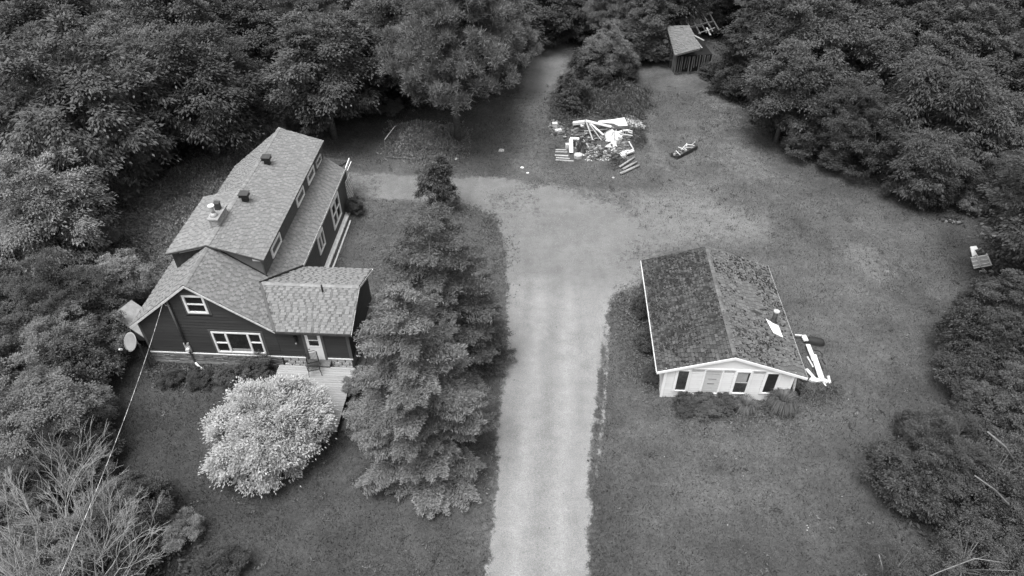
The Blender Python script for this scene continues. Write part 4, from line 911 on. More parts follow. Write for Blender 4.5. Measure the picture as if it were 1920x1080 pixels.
# slatted bench and white board at the right edge
def R3(x, y, z=0.): return G(1760+x/10.8, 440+y/10.8, z)
mb = MB(); c0 = R3(700, 350); mb.prism([p-c0 for p in (R3(640, 240, .5), R3(760, 225, .55), R3(800, 285, .45), R3(730, 310, .4), R3(780, 400, .2), R3(690, 440, .15))], (0, 0, -.06)); one('white_board', mb, M['white'], 'bent white panel behind the slatted rack at the right edge of the lawn', 'panel', loc=c0)
c0 = R3(900, 520); rk = thing('slatted_rack', 'grey slatted wooden rack lying at the right edge of the lawn', 'rack', c0)
for i in range(9):
    t = i/8; a, b = R3(650+60*t, 470+210*t, .25)-c0, R3(965+80*t, 415+205*t, .42)-c0
    mb = MB(); mb.bar(a, b, .07, .03); mb.build('slat', M['board_pale'] if i % 3 else M['offwhite'], rk)
for (a, b) in (((770, 410), (845, 650)), ((970, 390), (1065, 625))):
    mb = MB(); mb.bar(R3(*a, .36)-c0, R3(*b, .36)-c0, .08, .07); mb.build('rail', M['board_pale'], rk)
mb = MB(); mb.bar(R3(760, 330, .3)-c0, R3(870, 270, .5)-c0, .12, .05); mb.bar(R3(880, 300, .4)-c0, R3(910, 370, .3)-c0, .1, .05); mb.build('loose_slat', M['oldwood'], rk)
mb = MB(); c0 = R3(900, 730)
for x, y in ((860, 740), (900, 715), (930, 745), (1060, 730), (1090, 745)): mb.blob(R3(x, y, .06)-c0, (.14, .10, .09), int(x), 6, 3, .3)
one('pale_blocks', mb, M['rock'], 'broken pale blocks on the ground in front of the slatted rack', 'blocks', loc=c0, kind='stuff')
# log on the lawn below the near spruce
a, b = G(772, 938, .05), G(793, 970, .03); c0 = (a+b)/2; mb = MB(); mb.tube([a-c0, Vector((.05, .03, .05)), b-c0], [.035, .03, .015], 6); one('fallen_stick', mb, M['deadwood'], 'pale bent stick lying on the grass in front of the nearest spruce', 'stick', loc=c0)

# ================================================================ OLD BARN IN THE TREES
B0 = G(1266, 141); BRZ = math.radians(6)
BF = Frame(B0.x, B0.y, BRZ)
barn = thing('ruined_barn', 'collapsing weathered barn with a torn shingle roof at the far edge of the yard', 'barn', B0, BRZ)
def bl(u, v, fix, val): return BF.at(u, v, fix, val)
e0, e1 = bl(1265, 103.4, 'y', -.25), bl(1313, 91, 'y', -.25)
r0 = bl(1250, 48.5, 'y', 3.2); r1 = bl(1293, 48.5, 'y', 3.2)
mb = MB(); mb.prism([e0, e1, r1, r0], (0, 0, -.12)); br = mb.build('roof', M['oldwood'], barn)
ud_ = (e1-e0); ud_.z = 0; ud_.normalize(); vd_ = (r0-e0); n_ = ud_.cross(vd_).normalized(); Lr = vd_.length; Lu = (e1-e0).length
vd_ = n_.cross(ud_); 
if vd_.y < 0: vd_ = -vd_
Tb = []
rr = random.Random(77); v = 0.; rows = 17; ex = Lr/rows
for j in range(rows):
    t = j/rows; a = e0.lerp(r0, t); b = e1.lerp(r1, t); d = b-a; W_ = d.length; d.normalize(); u = 0
    while u < W_-.1:
        w_ = min(rr.uniform(.14, .30), W_-u)
        if not (j == rows-1 and rr.random() < .4) and not (j == rows-2 and rr.random() < .2): Tb.append((a+d*u+n_*.01, d, (r0-e0).normalized(), n_ if n_.z > 0 else -n_, w_-.01, ex*1.0, .035*rr.uniform(.6, 1.3)))
        u += w_
tab_objects(Tb[:290], M['barnshingle'], br)
if len(Tb) > 290: tab_field(Tb[290:], M['barnshingle'], br)
Bx1 = bl(1335, 133, 'z', 0).x
# front wall of ragged boards
x = .0; rr = random.Random(12)
while x < Bx1:
    w_ = rr.uniform(.14, .24); h_ = 1.75*rr.uniform(.93, 1); z0 = -.1 if rr.random() < .55 else rr.uniform(.3, 1.0)
    if x < .5: z0 = -.1
    mb = MB(); mb.bar((x+w_/2, rr.uniform(-.04, .02), z0), (x+w_/2+rr.uniform(-.05, .05), 0, h_), .03, w_-.03, up=(0, 1, 0)); mb.build('plank', M['oldwood'], barn); x += w_+.02
y = .1
while y < 5.5:
    w_ = rr.uniform(.16, .26); mb = MB(); mb.bar((-.05, y, -.1 if rr.random() < .8 else .6), (-.05-.15*(y/5), y, 1.8+.25*min(y, 4)), w_-.03, .03, up=(1, 0, 0)); mb.build('plank', M['oldwood'], barn); y += w_+.02
mb = MB(); mb.b2((.1, .6, -.2), (Bx1-.2, 5.2, 1.5)); mb.build('interior_shade_block', M['black_metal'], barn)  # solid black block stands in for the shade inside the barn
# bare rafters and collapsed frame to the right and behind
q = [bl(1248, 42, 'y', 6.5), bl(1336, 24, 'y', 6.5)]
mb = MB(); mb.bar(q[0], q[1], .14, .14); mb.build('beam', M['oldwood'], barn)
mb = MB(); mb.bar(q[0]+Vector((.5, -.6, -.35)), q[1]+Vector((-1, -.8, -.9)), .12, .12); mb.build('beam', M['oldwood'], barn)
mb = MB(); mb.bar(bl(1290, 52, 'y', 4.6), bl(1338, 40, 'y', 4.6), .10, .10); mb.build('beam', M['oldwood'], barn)
for i in range(7):
    t = .15+i*.13; a = q[0].lerp(q[1], t); mb = MB(); mb.bar(a, a+Vector((.35, -2.2, -.75)), .09, .10); mb.build('rafter', M['oldwood'], barn)
for (u0, v0, u1, v1) in ((1299, 65, 1320, 76), (1305, 75, 1316, 90), (1310, 62, 1340, 52), (1325, 52, 1332, 66)):
    mb = MB(); mb.bar(bl(u0, v0, 'y', 2.3), bl(u1, v1, 'y', 1.2), .14, .05); mb.build('fallen_board', M['log'], barn)

# ================================================================ VEGETATION
def nrm(a): return a/np.maximum(np.linalg.norm(a, axis=-1, keepdims=True), 1e-9)
def leaves(name, C, D, Nn, L, Wd, m, tint):
    n = len(C); D = nrm(D); S = nrm(np.cross(D, Nn)); L = np.broadcast_to(L, n)[:, None]; Wd = np.broadcast_to(Wd, n)[:, None]; Nn = nrm(np.cross(S, D))
    V = np.stack([C-D*L*.5, C+S*Wd*.5+Nn*Wd*.12-D*L*.05, C+D*L*.5, C-S*Wd*.5+Nn*Wd*.12-D*L*.05], 1).reshape(-1, 3)
    return fastmesh(name, V, np.arange(4*n).reshape(-1, 4), m, {'tint': ('FACE', tint)})
def trunkmesh(lobes, cz, r0, m, seed):
    rr = random.Random(seed); mb = MB(); mb.tube([(0, 0, -.3), (.05, 0, cz*.35), (-.05, .08, cz*.8), (0, 0, cz*1.05)], [r0*1.25, r0, r0*.6, r0*.25], 9)
    for i, l in enumerate(lobes):
        if i % 2: continue
        s = Vector((0, 0, cz*rr.uniform(.3, .75))); e = Vector(l); mb.tube([s, s.lerp(e, .5)+Vector((0, 0, .15)), e], [r0*.4, r0*.25, r0*.08], 6)
    return mb.mesh('trunk', m, True)
def broadleaf(seed, m, R=4., cz=5., lobes=26, ncl=25, k=60, L=.22, Wd=.10, droop=.35, flat=.4, zs=1.12, rc=.42, low=-.85, bark='bark'):
    g = np.random.default_rng(seed)
    lobes = int(lobes*1.4); ncl = int(ncl*.72); i = np.arange(lobes)+.5; ph = np.arccos(1-(1-low)*i/lobes); az = i*2.39996+g.uniform(0, .5, lobes)
    d = np.stack([np.sin(ph)*np.cos(az), np.sin(ph)*np.sin(az), np.cos(ph)], -1)
    lc = nrm(d+g.normal(size=d.shape)*.16)*(R*g.uniform(.38, .90, lobes))[:, None]*np.array([1, 1, zs]); lr = R*g.uniform(.15, .38, lobes)
    dc = nrm(g.normal(size=(lobes, ncl, 3))+d[:, None]*.7+np.array([0, 0, .35])); cp = lc[:, None]+dc*(lr[:, None]*g.uniform(.65, 1.12, (lobes, ncl)))[..., None]*np.array([1, 1, .8])
    cp = cp.reshape(-1, 3); od = nrm(dc.reshape(-1, 3)*.6+nrm(cp)*.8); nC = len(cp); ct = g.uniform(.82, 1.2, nC)
    off = g.normal(size=(nC, k, 3))*rc*np.array([.62, .62, flat*.62])*g.uniform(.6, 1.3, (nC, 1, 1))
    off[..., 2] -= .25*(off[..., 0]**2+off[..., 1]**2)
    C = (cp[:, None]+off).reshape(-1, 3); O = np.repeat(od, k, 0); of = off.reshape(-1, 3)*np.array([1, 1, .3])
    D = nrm(of)*.8+O*.7+g.normal(size=C.shape)*.35+np.array([0, 0, -droop]); Nn = np.array([0, 0, 1.])+O*.5+g.normal(size=C.shape)*.38
    n = len(C); s = g.uniform(.65, 1.25, n)
    C[:, 2] += cz; C[:, 2] = np.maximum(C[:, 2], .05)
    return leaves('crown', C, D, Nn, L*s, Wd*s, m, np.repeat(ct, k)*g.uniform(.72, 1.3, n)), trunkmesh(lc+np.array([0, 0, cz]), cz, .16*R/4+.04, M[bark], seed)
def conifer(seed, m, R, H, levels=26, per=9, n=60000, L=.17, Wd=.05, z0=.06, shape=.85, droop=.32, rise=.28, tw=.42, jit=.05, bark='bark', thick=.09):
    g = np.random.default_rng(seed); Bs = []
    for i in range(levels):
        t = (i+.5)/levels; z = H*(z0+(1-z0)*t**1.05)
        for j in range(max(4, int(per*(1-.45*t)))):
            Lb = R*((1-t)**shape)*g.uniform(.60, 1.12)+.10; Bs.append((z+g.normal()*.09, g.uniform(0, 6.283), Lb))
    Bs = np.array(Bs); p = Bs[:, 2]**1.25; b = g.choice(len(Bs), n, p=p/p.sum()); z, a, Lb = Bs[b].T; bt = g.uniform(.84, 1.18, len(Bs))[b]
    r = Lb*(g.random(n)**.62*.94+.06); u = r/Lb
    # twigs at fixed stations, so the sprays read as separate fingers
    st_ = np.round(r/.17)*.17; side = g.choice([-1., 1.], n); lt = (tw*(Lb-st_*.72)+.10); tt = g.random(n)**.8; ta = side*math.radians(52)
    rad = np.stack([np.cos(a), np.sin(a), np.zeros(n)], -1); tan = np.stack([-np.sin(a), np.cos(a), np.zeros(n)], -1)
    def bz(q): return -droop*q*Lb+rise*Lb*q*q
    tip = nrm(rad*np.cos(ta)[:, None]+tan*np.sin(ta)[:, None]+np.array([0, 0, -.12]))
    C = rad*st_[:, None]+tip*(lt*tt)[:, None]; C[:, 2] += z+bz(np.minimum(st_/Lb, 1.1))-.10*(lt*tt); C += g.normal(size=(n, 3))*np.array([jit, jit, thick*.6])
    D = tip*1.0+g.normal(size=(n, 3))*.45+np.array([0, 0, .10]); Nn = np.array([0, 0, 1.])+g.normal(size=(n, 3))*.5+rad*.3
    s = g.uniform(.7, 1.3, n); C[:, 2] = np.maximum(C[:, 2], .03)
    # needles near the twig ends are tinted paler
    ti = bt*g.uniform(.7, 1.3, n)*(1+.22*(tt > .75))
    cr = leaves('crown', C, D, Nn, L*s, Wd*s, m, ti)
    mb = MB(); mb.tube([(0, 0, -.2), (0, 0, H*.5), (0, 0, H*.98)], [.05+H*.014, .03+H*.008, .015], 8)
    for zb, ab, lb in Bs[::2]:
        q = [Vector((math.cos(ab)*lb*f, math.sin(ab)*lb*f, zb-droop*f*lb+rise*lb*f*f)) for f in (0, .5, .95)]; mb.tube(q, [.028, .018, .006], 4, False)
    return cr, mb.mesh('trunk', M[bark], True)
def pine(seed, m, R=4., H=11., L=.26, Wd=.04, k=48):
    g = np.random.default_rng(seed); T = []; O = []; Bs = []
    for i in range(14):
        t = (i+.4)/14; z = H*(.36+.64*t)
        for j in range(8):
            a = g.uniform(0, 6.283); Lb = R*(1-t**1.6)*(.75+.5*min(t*3, .5))*g.uniform(.65, 1.1)+.35; Bs.append((z, a, Lb)); nb = int(5+Lb*5.5)
            for q in range(max(2, nb//5)):
                f = .35+.68*g.random()**.7; sp = g.normal()*.30*Lb*f; r_ = Lb*f; x, y = math.cos(a)*r_-math.sin(a)*sp, math.sin(a)*r_+math.cos(a)*sp
                for w_ in range(8): T.append((x+g.normal()*.30, y+g.normal()*.30, z+.12*r_*f+g.normal()*.09)); O.append((math.cos(a), math.sin(a), .8))
    T = np.array(T); O = nrm(np.array(O)); nT = len(T); ct = g.uniform(.8, 1.22, nT)
    d = nrm(g.normal(size=(nT, k, 3))+O[:, None]*.75+np.array([0, 0, .35])); s = g.uniform(.7, 1.15, (nT, k, 1))
    C = (T[:, None]+d*L*.75*s*g.uniform(.8, 1.5, (nT, 1, 1))+g.normal(size=(nT, k, 3))*.07).reshape(-1, 3); D = d.reshape(-1, 3); n = len(C)
    cr = leaves('crown', C, D, g.normal(size=(n, 3))+np.array([0, 0, .8]), L*1.1, Wd, m, np.repeat(ct, k)*g.uniform(.8, 1.2, n))
    mb = MB(); mb.tube([(0, 0, -.3), (0, 0, H*.5), (0, 0, H)], [.24, .17, .03], 9)
    for z, a, lb in Bs: mb.tube([(0, 0, z), (math.cos(a)*lb*.5, math.sin(a)*lb*.5, z+.05*lb), (math.cos(a)*lb, math.sin(a)*lb, z+.14*lb)], [.05, .035, .01], 5, False)
    return cr, mb.mesh('trunk', M['bark'], True)
PROTO = {
    'maple': [broadleaf(1, M['leaf_dark'], lobes=26), broadleaf(2, M['leaf_dark'], lobes=22, zs=1.15), broadleaf(3, M['leaf_mid'], lobes=30, L=.22, Wd=.11)],
    'oak': [broadleaf(4, M['leaf_mid'], L=.24, Wd=.10, droop=.45, lobes=30, ncl=26, k=60), broadleaf(5, M['leaf_mid'], L=.22, Wd=.09, lobes=26, ncl=26, k=60, rc=.46)],
    'light': [broadleaf(6, M['leaf_light'], L=.20, Wd=.08, lobes=30, ncl=24, k=60), broadleaf(7, M['leaf_light'], L=.18, Wd=.08, lobes=24, ncl=26, k=60, zs=.9)],
    'fine': [broadleaf(8, M['leaf_dark'], L=.16, Wd=.06, lobes=30, ncl=26, k=70, rc=.36)],
    'frond': [broadleaf(9, M['leaf_mid'], L=.36, Wd=.09, droop=.6, lobes=32, ncl=24, k=50, rc=.55)],
    'hemlock': [conifer(10, M['leaf_hem'], 4.0, 11., levels=20, per=10, n=52000, L=.22, Wd=.07, droop=.25, rise=.12, tw=.38)],
    'pine': [pine(11, M['leaf_pine']), pine(12, M['leaf_pine'])],
    'sparse': [broadleaf(13, M['leaf_mid'], L=.17, Wd=.09, lobes=20, ncl=12, k=40, rc=.5, R=4., bark='birch')],
    'bush': [broadleaf(14, M['leaf_mid'], R=4., cz=2.4, L=.24, Wd=.11, lobes=20, ncl=24, k=50, low=-.2, zs=.7), broadleaf(15, M['leaf_light'], R=4., cz=2.4, L=.26, Wd=.10, lobes=18, ncl=24, k=50, low=-.2, zs=.7), broadleaf(16, M['leaf_dark'], R=4., cz=2.2, L=.22, Wd=.11, lobes=22, ncl=24, k=50, low=-.2, zs=.65)],
}
CZ0 = {'hemlock': 4.5, 'pine': 6.5, 'bush': 2.4}
NM = {'maple': ('broadleaf_tree', 'tree'), 'oak': ('broadleaf_tree', 'tree'), 'light': ('broadleaf_tree', 'tree'), 'fine': ('fine_leaved_tree', 'tree'), 'frond': ('drooping_leaf_tree', 'tree'), 'hemlock': ('hemlock_tree', 'conifer'), 'pine': ('pine_tree', 'pine'), 'sparse': ('birch_tree', 'birch'), 'bush': ('leafy_shrub', 'shrub')}
placed = []
def tree_at(kind, var, P, s, sz, label, group, seed, names=None):
    cr, tk = PROTO[kind][var % len(PROTO[kind])]; nm, cat = names or NM[kind]; rr = random.Random(seed)
    t = thing(nm, label, cat, (P[0], P[1], 0), rr.uniform(0, 6.28), group); t.scale = (s, s, sz); place('crown', cr, t); place('trunk', tk, t); placed.append((P[0], P[1], 4*s)); return t
def tree_px(u, v, r, kind, var, label, group='trees round the clearing', stretch=1., zc=None, names=None):
    R = 4.; cz = CZ0.get(kind, 5.)
    for _ in range(8):
        z = zc if zc else cz*R/4*stretch; P = G(u, v, z); F_ = proj(P.x, P.y, z)[2]; R = r*F_/FPX
    s = R/4.; sz = (zc/cz) if zc else s*stretch
    return tree_at(kind, var, P, s, sz, label, group, int(u*7+v))
TL = [
 (150, 215, 148, 'oak', 0, 'broad leafy tree filling the upper left corner behind the farmhouse'),
 (365, 165, 125, 'oak', 1, 'dense leafy tree just behind the far left side of the farmhouse roof'),
 (605, 135, 112, 'maple', 2, 'leafy tree behind the top of the farmhouse ridge'),
 (848, 80, 128, 'pine', 0, 'big fluffy pine overhanging the far lawn left of the track'),
 (930, 60, 80, 'pine', 1, 'pale pine directly right of the big fluffy pine'),
 (715, 60, 85, 'light', 0, 'pale leafy tree left of the big fluffy pine'),
 (470, 50, 75, 'hemlock', 0, 'dark conifer in the gap at the top left of the picture'),
 (560, 30, 70, 'pine', 1, 'pine at the top edge left of centre'),
 (330, 20, 100, 'maple', 0, 'dark broadleaf tree touching the top edge above the farmhouse'),
 (120, 25, 85, 'pine', 0, 'light feathery pine at the top edge near the left corner'),
 (230, 50, 70, 'light', 1, 'light leafy tree at the top left beside the feathery pine'),
 (25, 60, 80, 'hemlock', 0, 'dark conifer in the extreme top left corner'),
 (15, 190, 75, 'maple', 1, 'dark leafy tree cut by the left edge near the top'),
 (80, 400, 115, 'light', 0, 'rounded pale leafy tree on the left edge level with the chimney'),
 (20, 330, 70, 'oak', 1, 'small leafy tree on the left edge above the rounded pale tree'),
 (215, 530, 62, 'light', 1, 'small rounded pale tree beside the left eave of the farmhouse'),
 (110, 565, 85, 'fine', 0, 'dark fine leaved tree left of the small rounded pale tree'),
 (20, 545, 60, 'maple', 2, 'leafy tree on the left edge beside the dark fine leaved tree'),
 (120, 655, 72, 'light', 0, 'pale leafy tree left of the lean-to shed'),
 (25, 665, 70, 'oak', 0, 'leafy tree on the left edge left of the lean-to shed'),
 (65, 775, 100, 'light', 1, 'large pale leafy tree on the left edge beside the left lawn'),
 (60, 880, 70, 'fine', 0, 'dark leafy tree on the left edge above the bare tree'),
 (10, 985, 70, 'light', 1, 'dark tree in the bottom left corner behind the bare tree'),
 (215, 965, 62, 'light', 0, 'pale leafy tree growing through the bare tree'),
 (110, 1050, 85, 'light', 0, 'leafy tree at the bottom edge under the bare tree'),
 (1020, 20, 58, 'maple', 2, 'leafy tree at the top edge above the grass track'),
 (1075, 10, 50, 'maple', 0, 'dark leafy tree at the top edge just right of the track'),
 (1210, 45, 52, 'oak', 0, 'leafy tree at the top edge left of the ruined barn'),
 (1280, -40, 45, 'maple', 1, 'dark tree at the top edge above the ruined barn'),
 (1137, 100, 50, 'light', 0, 'lone rounded tree standing between the track and the ruined barn'),
 (1150, 20, 50, 'pine', 1, 'pine at the top edge behind the lone rounded tree'),
 (1395, 95, 68, 'hemlock', 0, 'dark layered conifer immediately right of the ruined barn'),
 (1375, 5, 50, 'hemlock', 0, 'dark conifer at the top edge behind the ruined barn'),
 (1450, 45, 75, 'maple', 0, 'dark leafy tree at the top edge right of the barn'),
 (1480, 175, 82, 'maple', 2, 'leafy tree at the lawn edge right of the layered conifer'),
 (1575, 65, 90, 'oak', 0, 'leafy tree in the middle of the upper right wood'),
 (1570, 215, 72, 'fine', 0, 'dark fine leaved tree at the right lawn edge'),
 (1665, 130, 88, 'oak', 1, 'bright topped leafy tree in the upper right wood'),
 (1650, 270, 62, 'maple', 1, 'low dark tree at the lawn edge above the small pale box'),
 (1780, 60, 92, 'maple', 0, 'dark leafy tree at the top edge of the upper right wood'),
 (1760, 200, 95, 'frond', 0, 'tree with long drooping leaves in the upper right wood'),
 (1740, 310, 62, 'frond', 0, 'lower tree with long drooping leaves just above the charred heap'),
 (1880, 20, 70, 'maple', 1, 'dark tree in the top right corner'),
 (1905, 120, 55, 'pine', 0, 'pale feathery pine on the right edge near the top'),
 (1850, 250, 75, 'frond', 0, 'drooping leaved tree on the right below the feathery pine'),
 (1900, 350, 62, 'fine', 0, 'fine leaved tree on the right edge beyond the charred heap'),
 (1925, 425, 45, 'light', 1, 'small pale tree on the right edge behind the slatted rack'),
 (1893, 560, 58, 'maple', 2, 'dark leafy tree on the right edge below the slatted rack'),
 (1870, 655, 68, 'maple', 0, 'dark leafy tree on the right edge level with the cottage front'),
 (1890, 765, 68, 'oak', 0, 'leafy tree on the right edge above the white birches'),
 (1760, 850, 82, 'fine', 0, 'dark spreading low tree at the right side of the front lawn'),
 (1875, 880, 80, 'sparse', 0, 'thin birch leaning at the right edge beside the dark spreading tree'),
 (1905, 980, 60, 'maple', 1, 'dark tree on the right edge near the bottom corner'),
 (1690, 1055, 52, 'sparse', 0, 'young thin tree at the bottom edge right of the front lawn'),
 (1820, 1040, 80, 'sparse', 0, 'white stemmed birch in the bottom right corner'),
]
TREES = {}
for u, v, r, k, va, lab in TL: TREES[(u, v)] = tree_px(u, v, r, k, va, lab)
# the wood behind: filled where no front tree stands and nothing of the clearing would be hidden
KEEP = CLEAR_PX+[]
def free(P, R, zc):
    for i in range(14):
        a = i*.449; x, y, z = P[0]+R*.92*math.cos(a), P[1]+R*.92*math.sin(a)*.9, zc+R*.25*math.sin(a)
        u, v, F_ = proj(x, y, z)
        if bool(in_poly(u, v, KEEP)): return False
    for z in (0, zc, zc+R):
        u, v, F_ = proj(P[0], P[1], z)
        if bool(in_poly(u, v, KEEP)): return False
    return True
kinds = ['maple', 'oak', 'maple', 'hemlock', 'fine', 'oak', 'light', 'pine', 'maple']
fr_ = random.Random(44); y = 12.
fill_lab = {'maple': 'one of the indistinct leafy trees of the wood behind the front rows', 'oak': 'one of the indistinct leafy trees of the wood behind the front rows', 'light': 'one of the indistinct leafy trees of the wood behind the front rows',
            'fine': 'one of the indistinct leafy trees of the wood behind the front rows', 'hemlock': 'one of the indistinct conifers of the wood behind the front rows', 'pine': 'one of the indistinct conifers of the wood behind the front rows'}
while y < 112:
    x = -92.
    while x < 92:
        xx, yy = x+fr_.uniform(-1.6, 1.6), y+fr_.uniform(-1.6, 1.6); x += 5.
        s = fr_.uniform(.75, 1.15); k = kinds[fr_.randrange(len(kinds))]; cz = CZ0.get(k, 5.)*s
        u, v, F_ = proj(xx, yy, cz)
        if u < -150 or u > 2070 or v < -140 or v > 1240 or (1195 < u < 1395 and -30 < v < 160): continue
        if min((math.hypot(xx-a, yy-b)/(.5*(c+4*s)) for a, b, c in placed), default=9) < .95: continue
        if not free((xx, yy), 4*s, cz): continue
        tree_at(k, fr_.randrange(3), (xx, yy), s, s*fr_.uniform(.9, 1.15), fill_lab[k], 'background wood leafy trees' if k not in ('hemlock', 'pine') else 'background wood conifers', int(xx*31+yy*17))
    y += 4.8
# shrubs, each with its own place
def shrub(u, v, r, var, label, h=1., kind='bush', group='shrubs', names=None):
    P = G(u, v); F_ = proj(P.x, P.y, .5)[2]; s = r*F_/FPX/4; t = tree_at(kind, var, P, s, s*h, label, group, int(u+v*3), names); return t
shrub(1072, 205, 36, 0, 'leafy bush at the left edge of the rubbish pile weeds', 1.5)
shrub(1110, 165, 35, 2, 'dark bush below the lone rounded tree', 1.4)
shrub(1165, 150, 34, 0, 'bush between the lone rounded tree and the barn', 1.1)
shrub(1215, 115, 32, 1, 'bush at the left wall of the ruined barn', 1.3)
shrub(1330, 140, 22, 2, 'low dark bush in front of the ruined barn', .8)
shrub(260, 968, 40, 1, 'pale shrub at the foot of the bare tree', 1.2)
shrub(345, 1010, 42, 1, 'pale shrub at the bottom left lawn edge', 1.)
shrub(420, 1075, 50, 2, 'low shrub at the bottom edge near the left lawn', .8)
shrub(190, 900, 42, 0, 'shrub at the left lawn edge below the overhead wire', 1.2)
shrub(325, 716, 25, 2, 'low dark shrub at the left end of the farmhouse front', .75)
shrub(376, 719, 27, 2, 'low dark shrub in the middle of the farmhouse front', .75)
shrub(430, 716, 26, 0, 'low shrub under the left end of the picture window', 1.)
shrub(484, 708, 34, 0, 'taller shrub growing in front of the picture window corner', 1.15)
shrub(1322, 768, 34, 0, 'dense dark shrub below the boarded opening of the cottage', .6)
shrub(1362, 764, 24, 0, 'smaller dark shrub between the boarded opening and the blind window', .9)
shrub(1283, 768, 26, 2, 'small dark shrub at the left end of the cottage bed', .9)
shrub(668, 400, 20, 2, 'dark little shrub at the back right corner of the farmhouse', 1.3)
shrub(1205, 590, 26, 2, 'dark shrub against the far left wall of the cottage', 1.2)
shrub(1213, 650, 28, 0, 'shrub against the middle of the cottage left wall', 1.0)
shrub(1222, 710, 24, 2, 'shrub near the front left corner of the cottage', .8)
shrub(245, 320, 40, 0, 'shrub at the wood edge left of the farmhouse roof', 1.)
shrub(300, 300, 42, 2, 'dark shrub at the wood edge behind the farmhouse', 1.)
shrub(420, 285, 36, 0, 'low shrub near the far left corner of the farmhouse roof', 1.)
shrub(480, 260, 30, 1, 'pale low shrub beyond the farmhouse ridge', .8)
shrub(735, 218, 24, 1, 'pale shrub at the wood edge beside the thin pole frame', 1.)
shrub(600, 215, 36, 0, 'shrub at the foot of the wood behind the far gable of the farmhouse', 1.3)
shrub(555, 235, 30, 2, 'dark shrub at the wood edge right of the farmhouse ridge end', 1.2)
shrub(690, 205, 34, 0, 'shrub at the wood edge between the farmhouse and the pole frame', 1.3)
shrub(640, 225, 34, 2, 'dark low shrub at the wood edge behind the farmhouse eave', 1.)
shrub(1715, 345, 26, 2, 'dark shrub at the wood edge right of the small pale box', 1.)
shrub(1810, 395, 30, 1, 'broad leaved shrub above the charred heap', 1.)
shrub(1885, 445, 24, 2, 'low shrub beside the bent white panel', 1.)
shrub(1700, 815, 34, 2, 'low shrub at the top of the dark spreading tree', 1.)
shrub(1740, 960, 44, 2, 'dark low growth under the birches', .6)
shrub(1850, 800, 40, 0, 'shrub behind the leaning birch', 1.)
shrub(660, 735, 22, 1, 'small pale leaved shrub at the right end of the deck', 1.)
shrub(215, 800, 26, 2, 'low growth at the left lawn edge', .7) if False else None
# bushes hiding the feet of the front trees
_br = random.Random(5)
for (u, v), t in TREES.items():
    x, y = t.location[0], t.location[1]; d = float(poly_dist([x], [y], wCLEAR)[0]); R = 4*t.scale[0]
    if not (-10 < d < 1.5) or 'birch' in t.name: continue
    e = .5; gx = float(poly_dist([x+e], [y], wCLEAR)[0])-d; gy = float(poly_dist([x], [y+e], wCLEAR)[0])-d; n_ = math.hypot(gx, gy)+1e-6
    for side, word in ((-1, 'left'), (1, 'right')):
        m_ = min(R*.55, -d+.2); px, py = x+gx/n_*m_-gy/n_*side*R*.45, y+gy/n_*m_+gx/n_*side*R*.45
        if float(poly_dist([px], [py], wCLEAR)[0]) > .2: continue
        u2, v2, F_ = proj(px, py, .8)
        if not (-40 < u2 < 1960 and -40 < v2 < 1120) or (1760 < u2 < 1900 and 380 < v2 < 560) or (u2 < 1700 and u2 > 1000 and v2 > 780): continue
        lab = 'bush at the %s foot of the %s' % (word, t['label'])
        w_ = lab.split()
        if len(w_) > 16: lab = 'bush %s below %s' % (word, t['label'])
        lab = ' '.join(lab.split()[:16]); s_ = _br.uniform(.30, .46); tree_at('bush', _br.randrange(3) if u2 < 1000 else 2, (px, py), s_, s_*_br.uniform(1.0, 1.5), lab, 'bushes at the edge of the wood', int(px*9+py*5+100000)%9999)
# small spruce sapling and young tree
cr = conifer(21, M['leaf_light'], 1.5, 3.8, levels=10, per=7, n=7000, L=.2, Wd=.05, droop=.05, rise=.12)
P = G(232, 392); t = thing('spruce_sapling', 'pale feathery spruce sapling at the wood edge left of the chimney', 'conifer', P); place('crown', cr[0], t); place('trunk', cr[1], t); placed.append((P.x, P.y, 1.5))
yt = broadleaf(22, M['leaf_mid'], R=1.35, cz=2.3, lobes=22, ncl=18, k=30, L=.15, Wd=.06, rc=.24, zs=1.7, low=-.95)
P = G(823, 398); t = thing('young_tree', 'small dark young tree behind the far spruce by the drive', 'tree', P); place('crown', yt[0], t); place('trunk', yt[1], t)
# the two big spruces between the house and the drive
sa = conifer(23, M['leaf_spruce'], 3.25, 9.4, levels=30, per=11, n=185000, L=.125, Wd=.034, shape=.34, droop=.42, rise=.30, tw=.40)
P = G(829, 672); t = thing('spruce_tree', 'far tall spruce between the farmhouse and the drive', 'spruce', P, 1.1, 'spruces between the farmhouse and the drive'); place('crown', sa[0], t); place('trunk', sa[1], t)
sb = conifer(24, M['leaf_spruce_n'], 3.35, 9.9, levels=26, per=9, n=200000, L=.125, Wd=.034, shape=.52, droop=.42, rise=.32, tw=.40)
P = G(796, 838); t = thing('spruce_tree', 'nearest big spruce beside the deck, in front of the far spruce', 'spruce', P, .3, 'spruces between the farmhouse and the drive'); place('crown', sb[0], t); place('trunk', sb[1], t)
# white-leaved bush in front of the deck
wb_ = broadleaf(25, M['leaf_white'], R=2.65, cz=1.45, lobes=36, ncl=40, k=58, L=.125, Wd=.05, rc=.24, low=-.35, zs=.66, droop=.1, flat=.6)
P = G(520, 846); t = thing('white_leaved_bush', 'large rounded bush with almost white leaves in front of the deck', 'bush', P); place('crown', wb_[0], t); place('trunk', wb_[1], t)
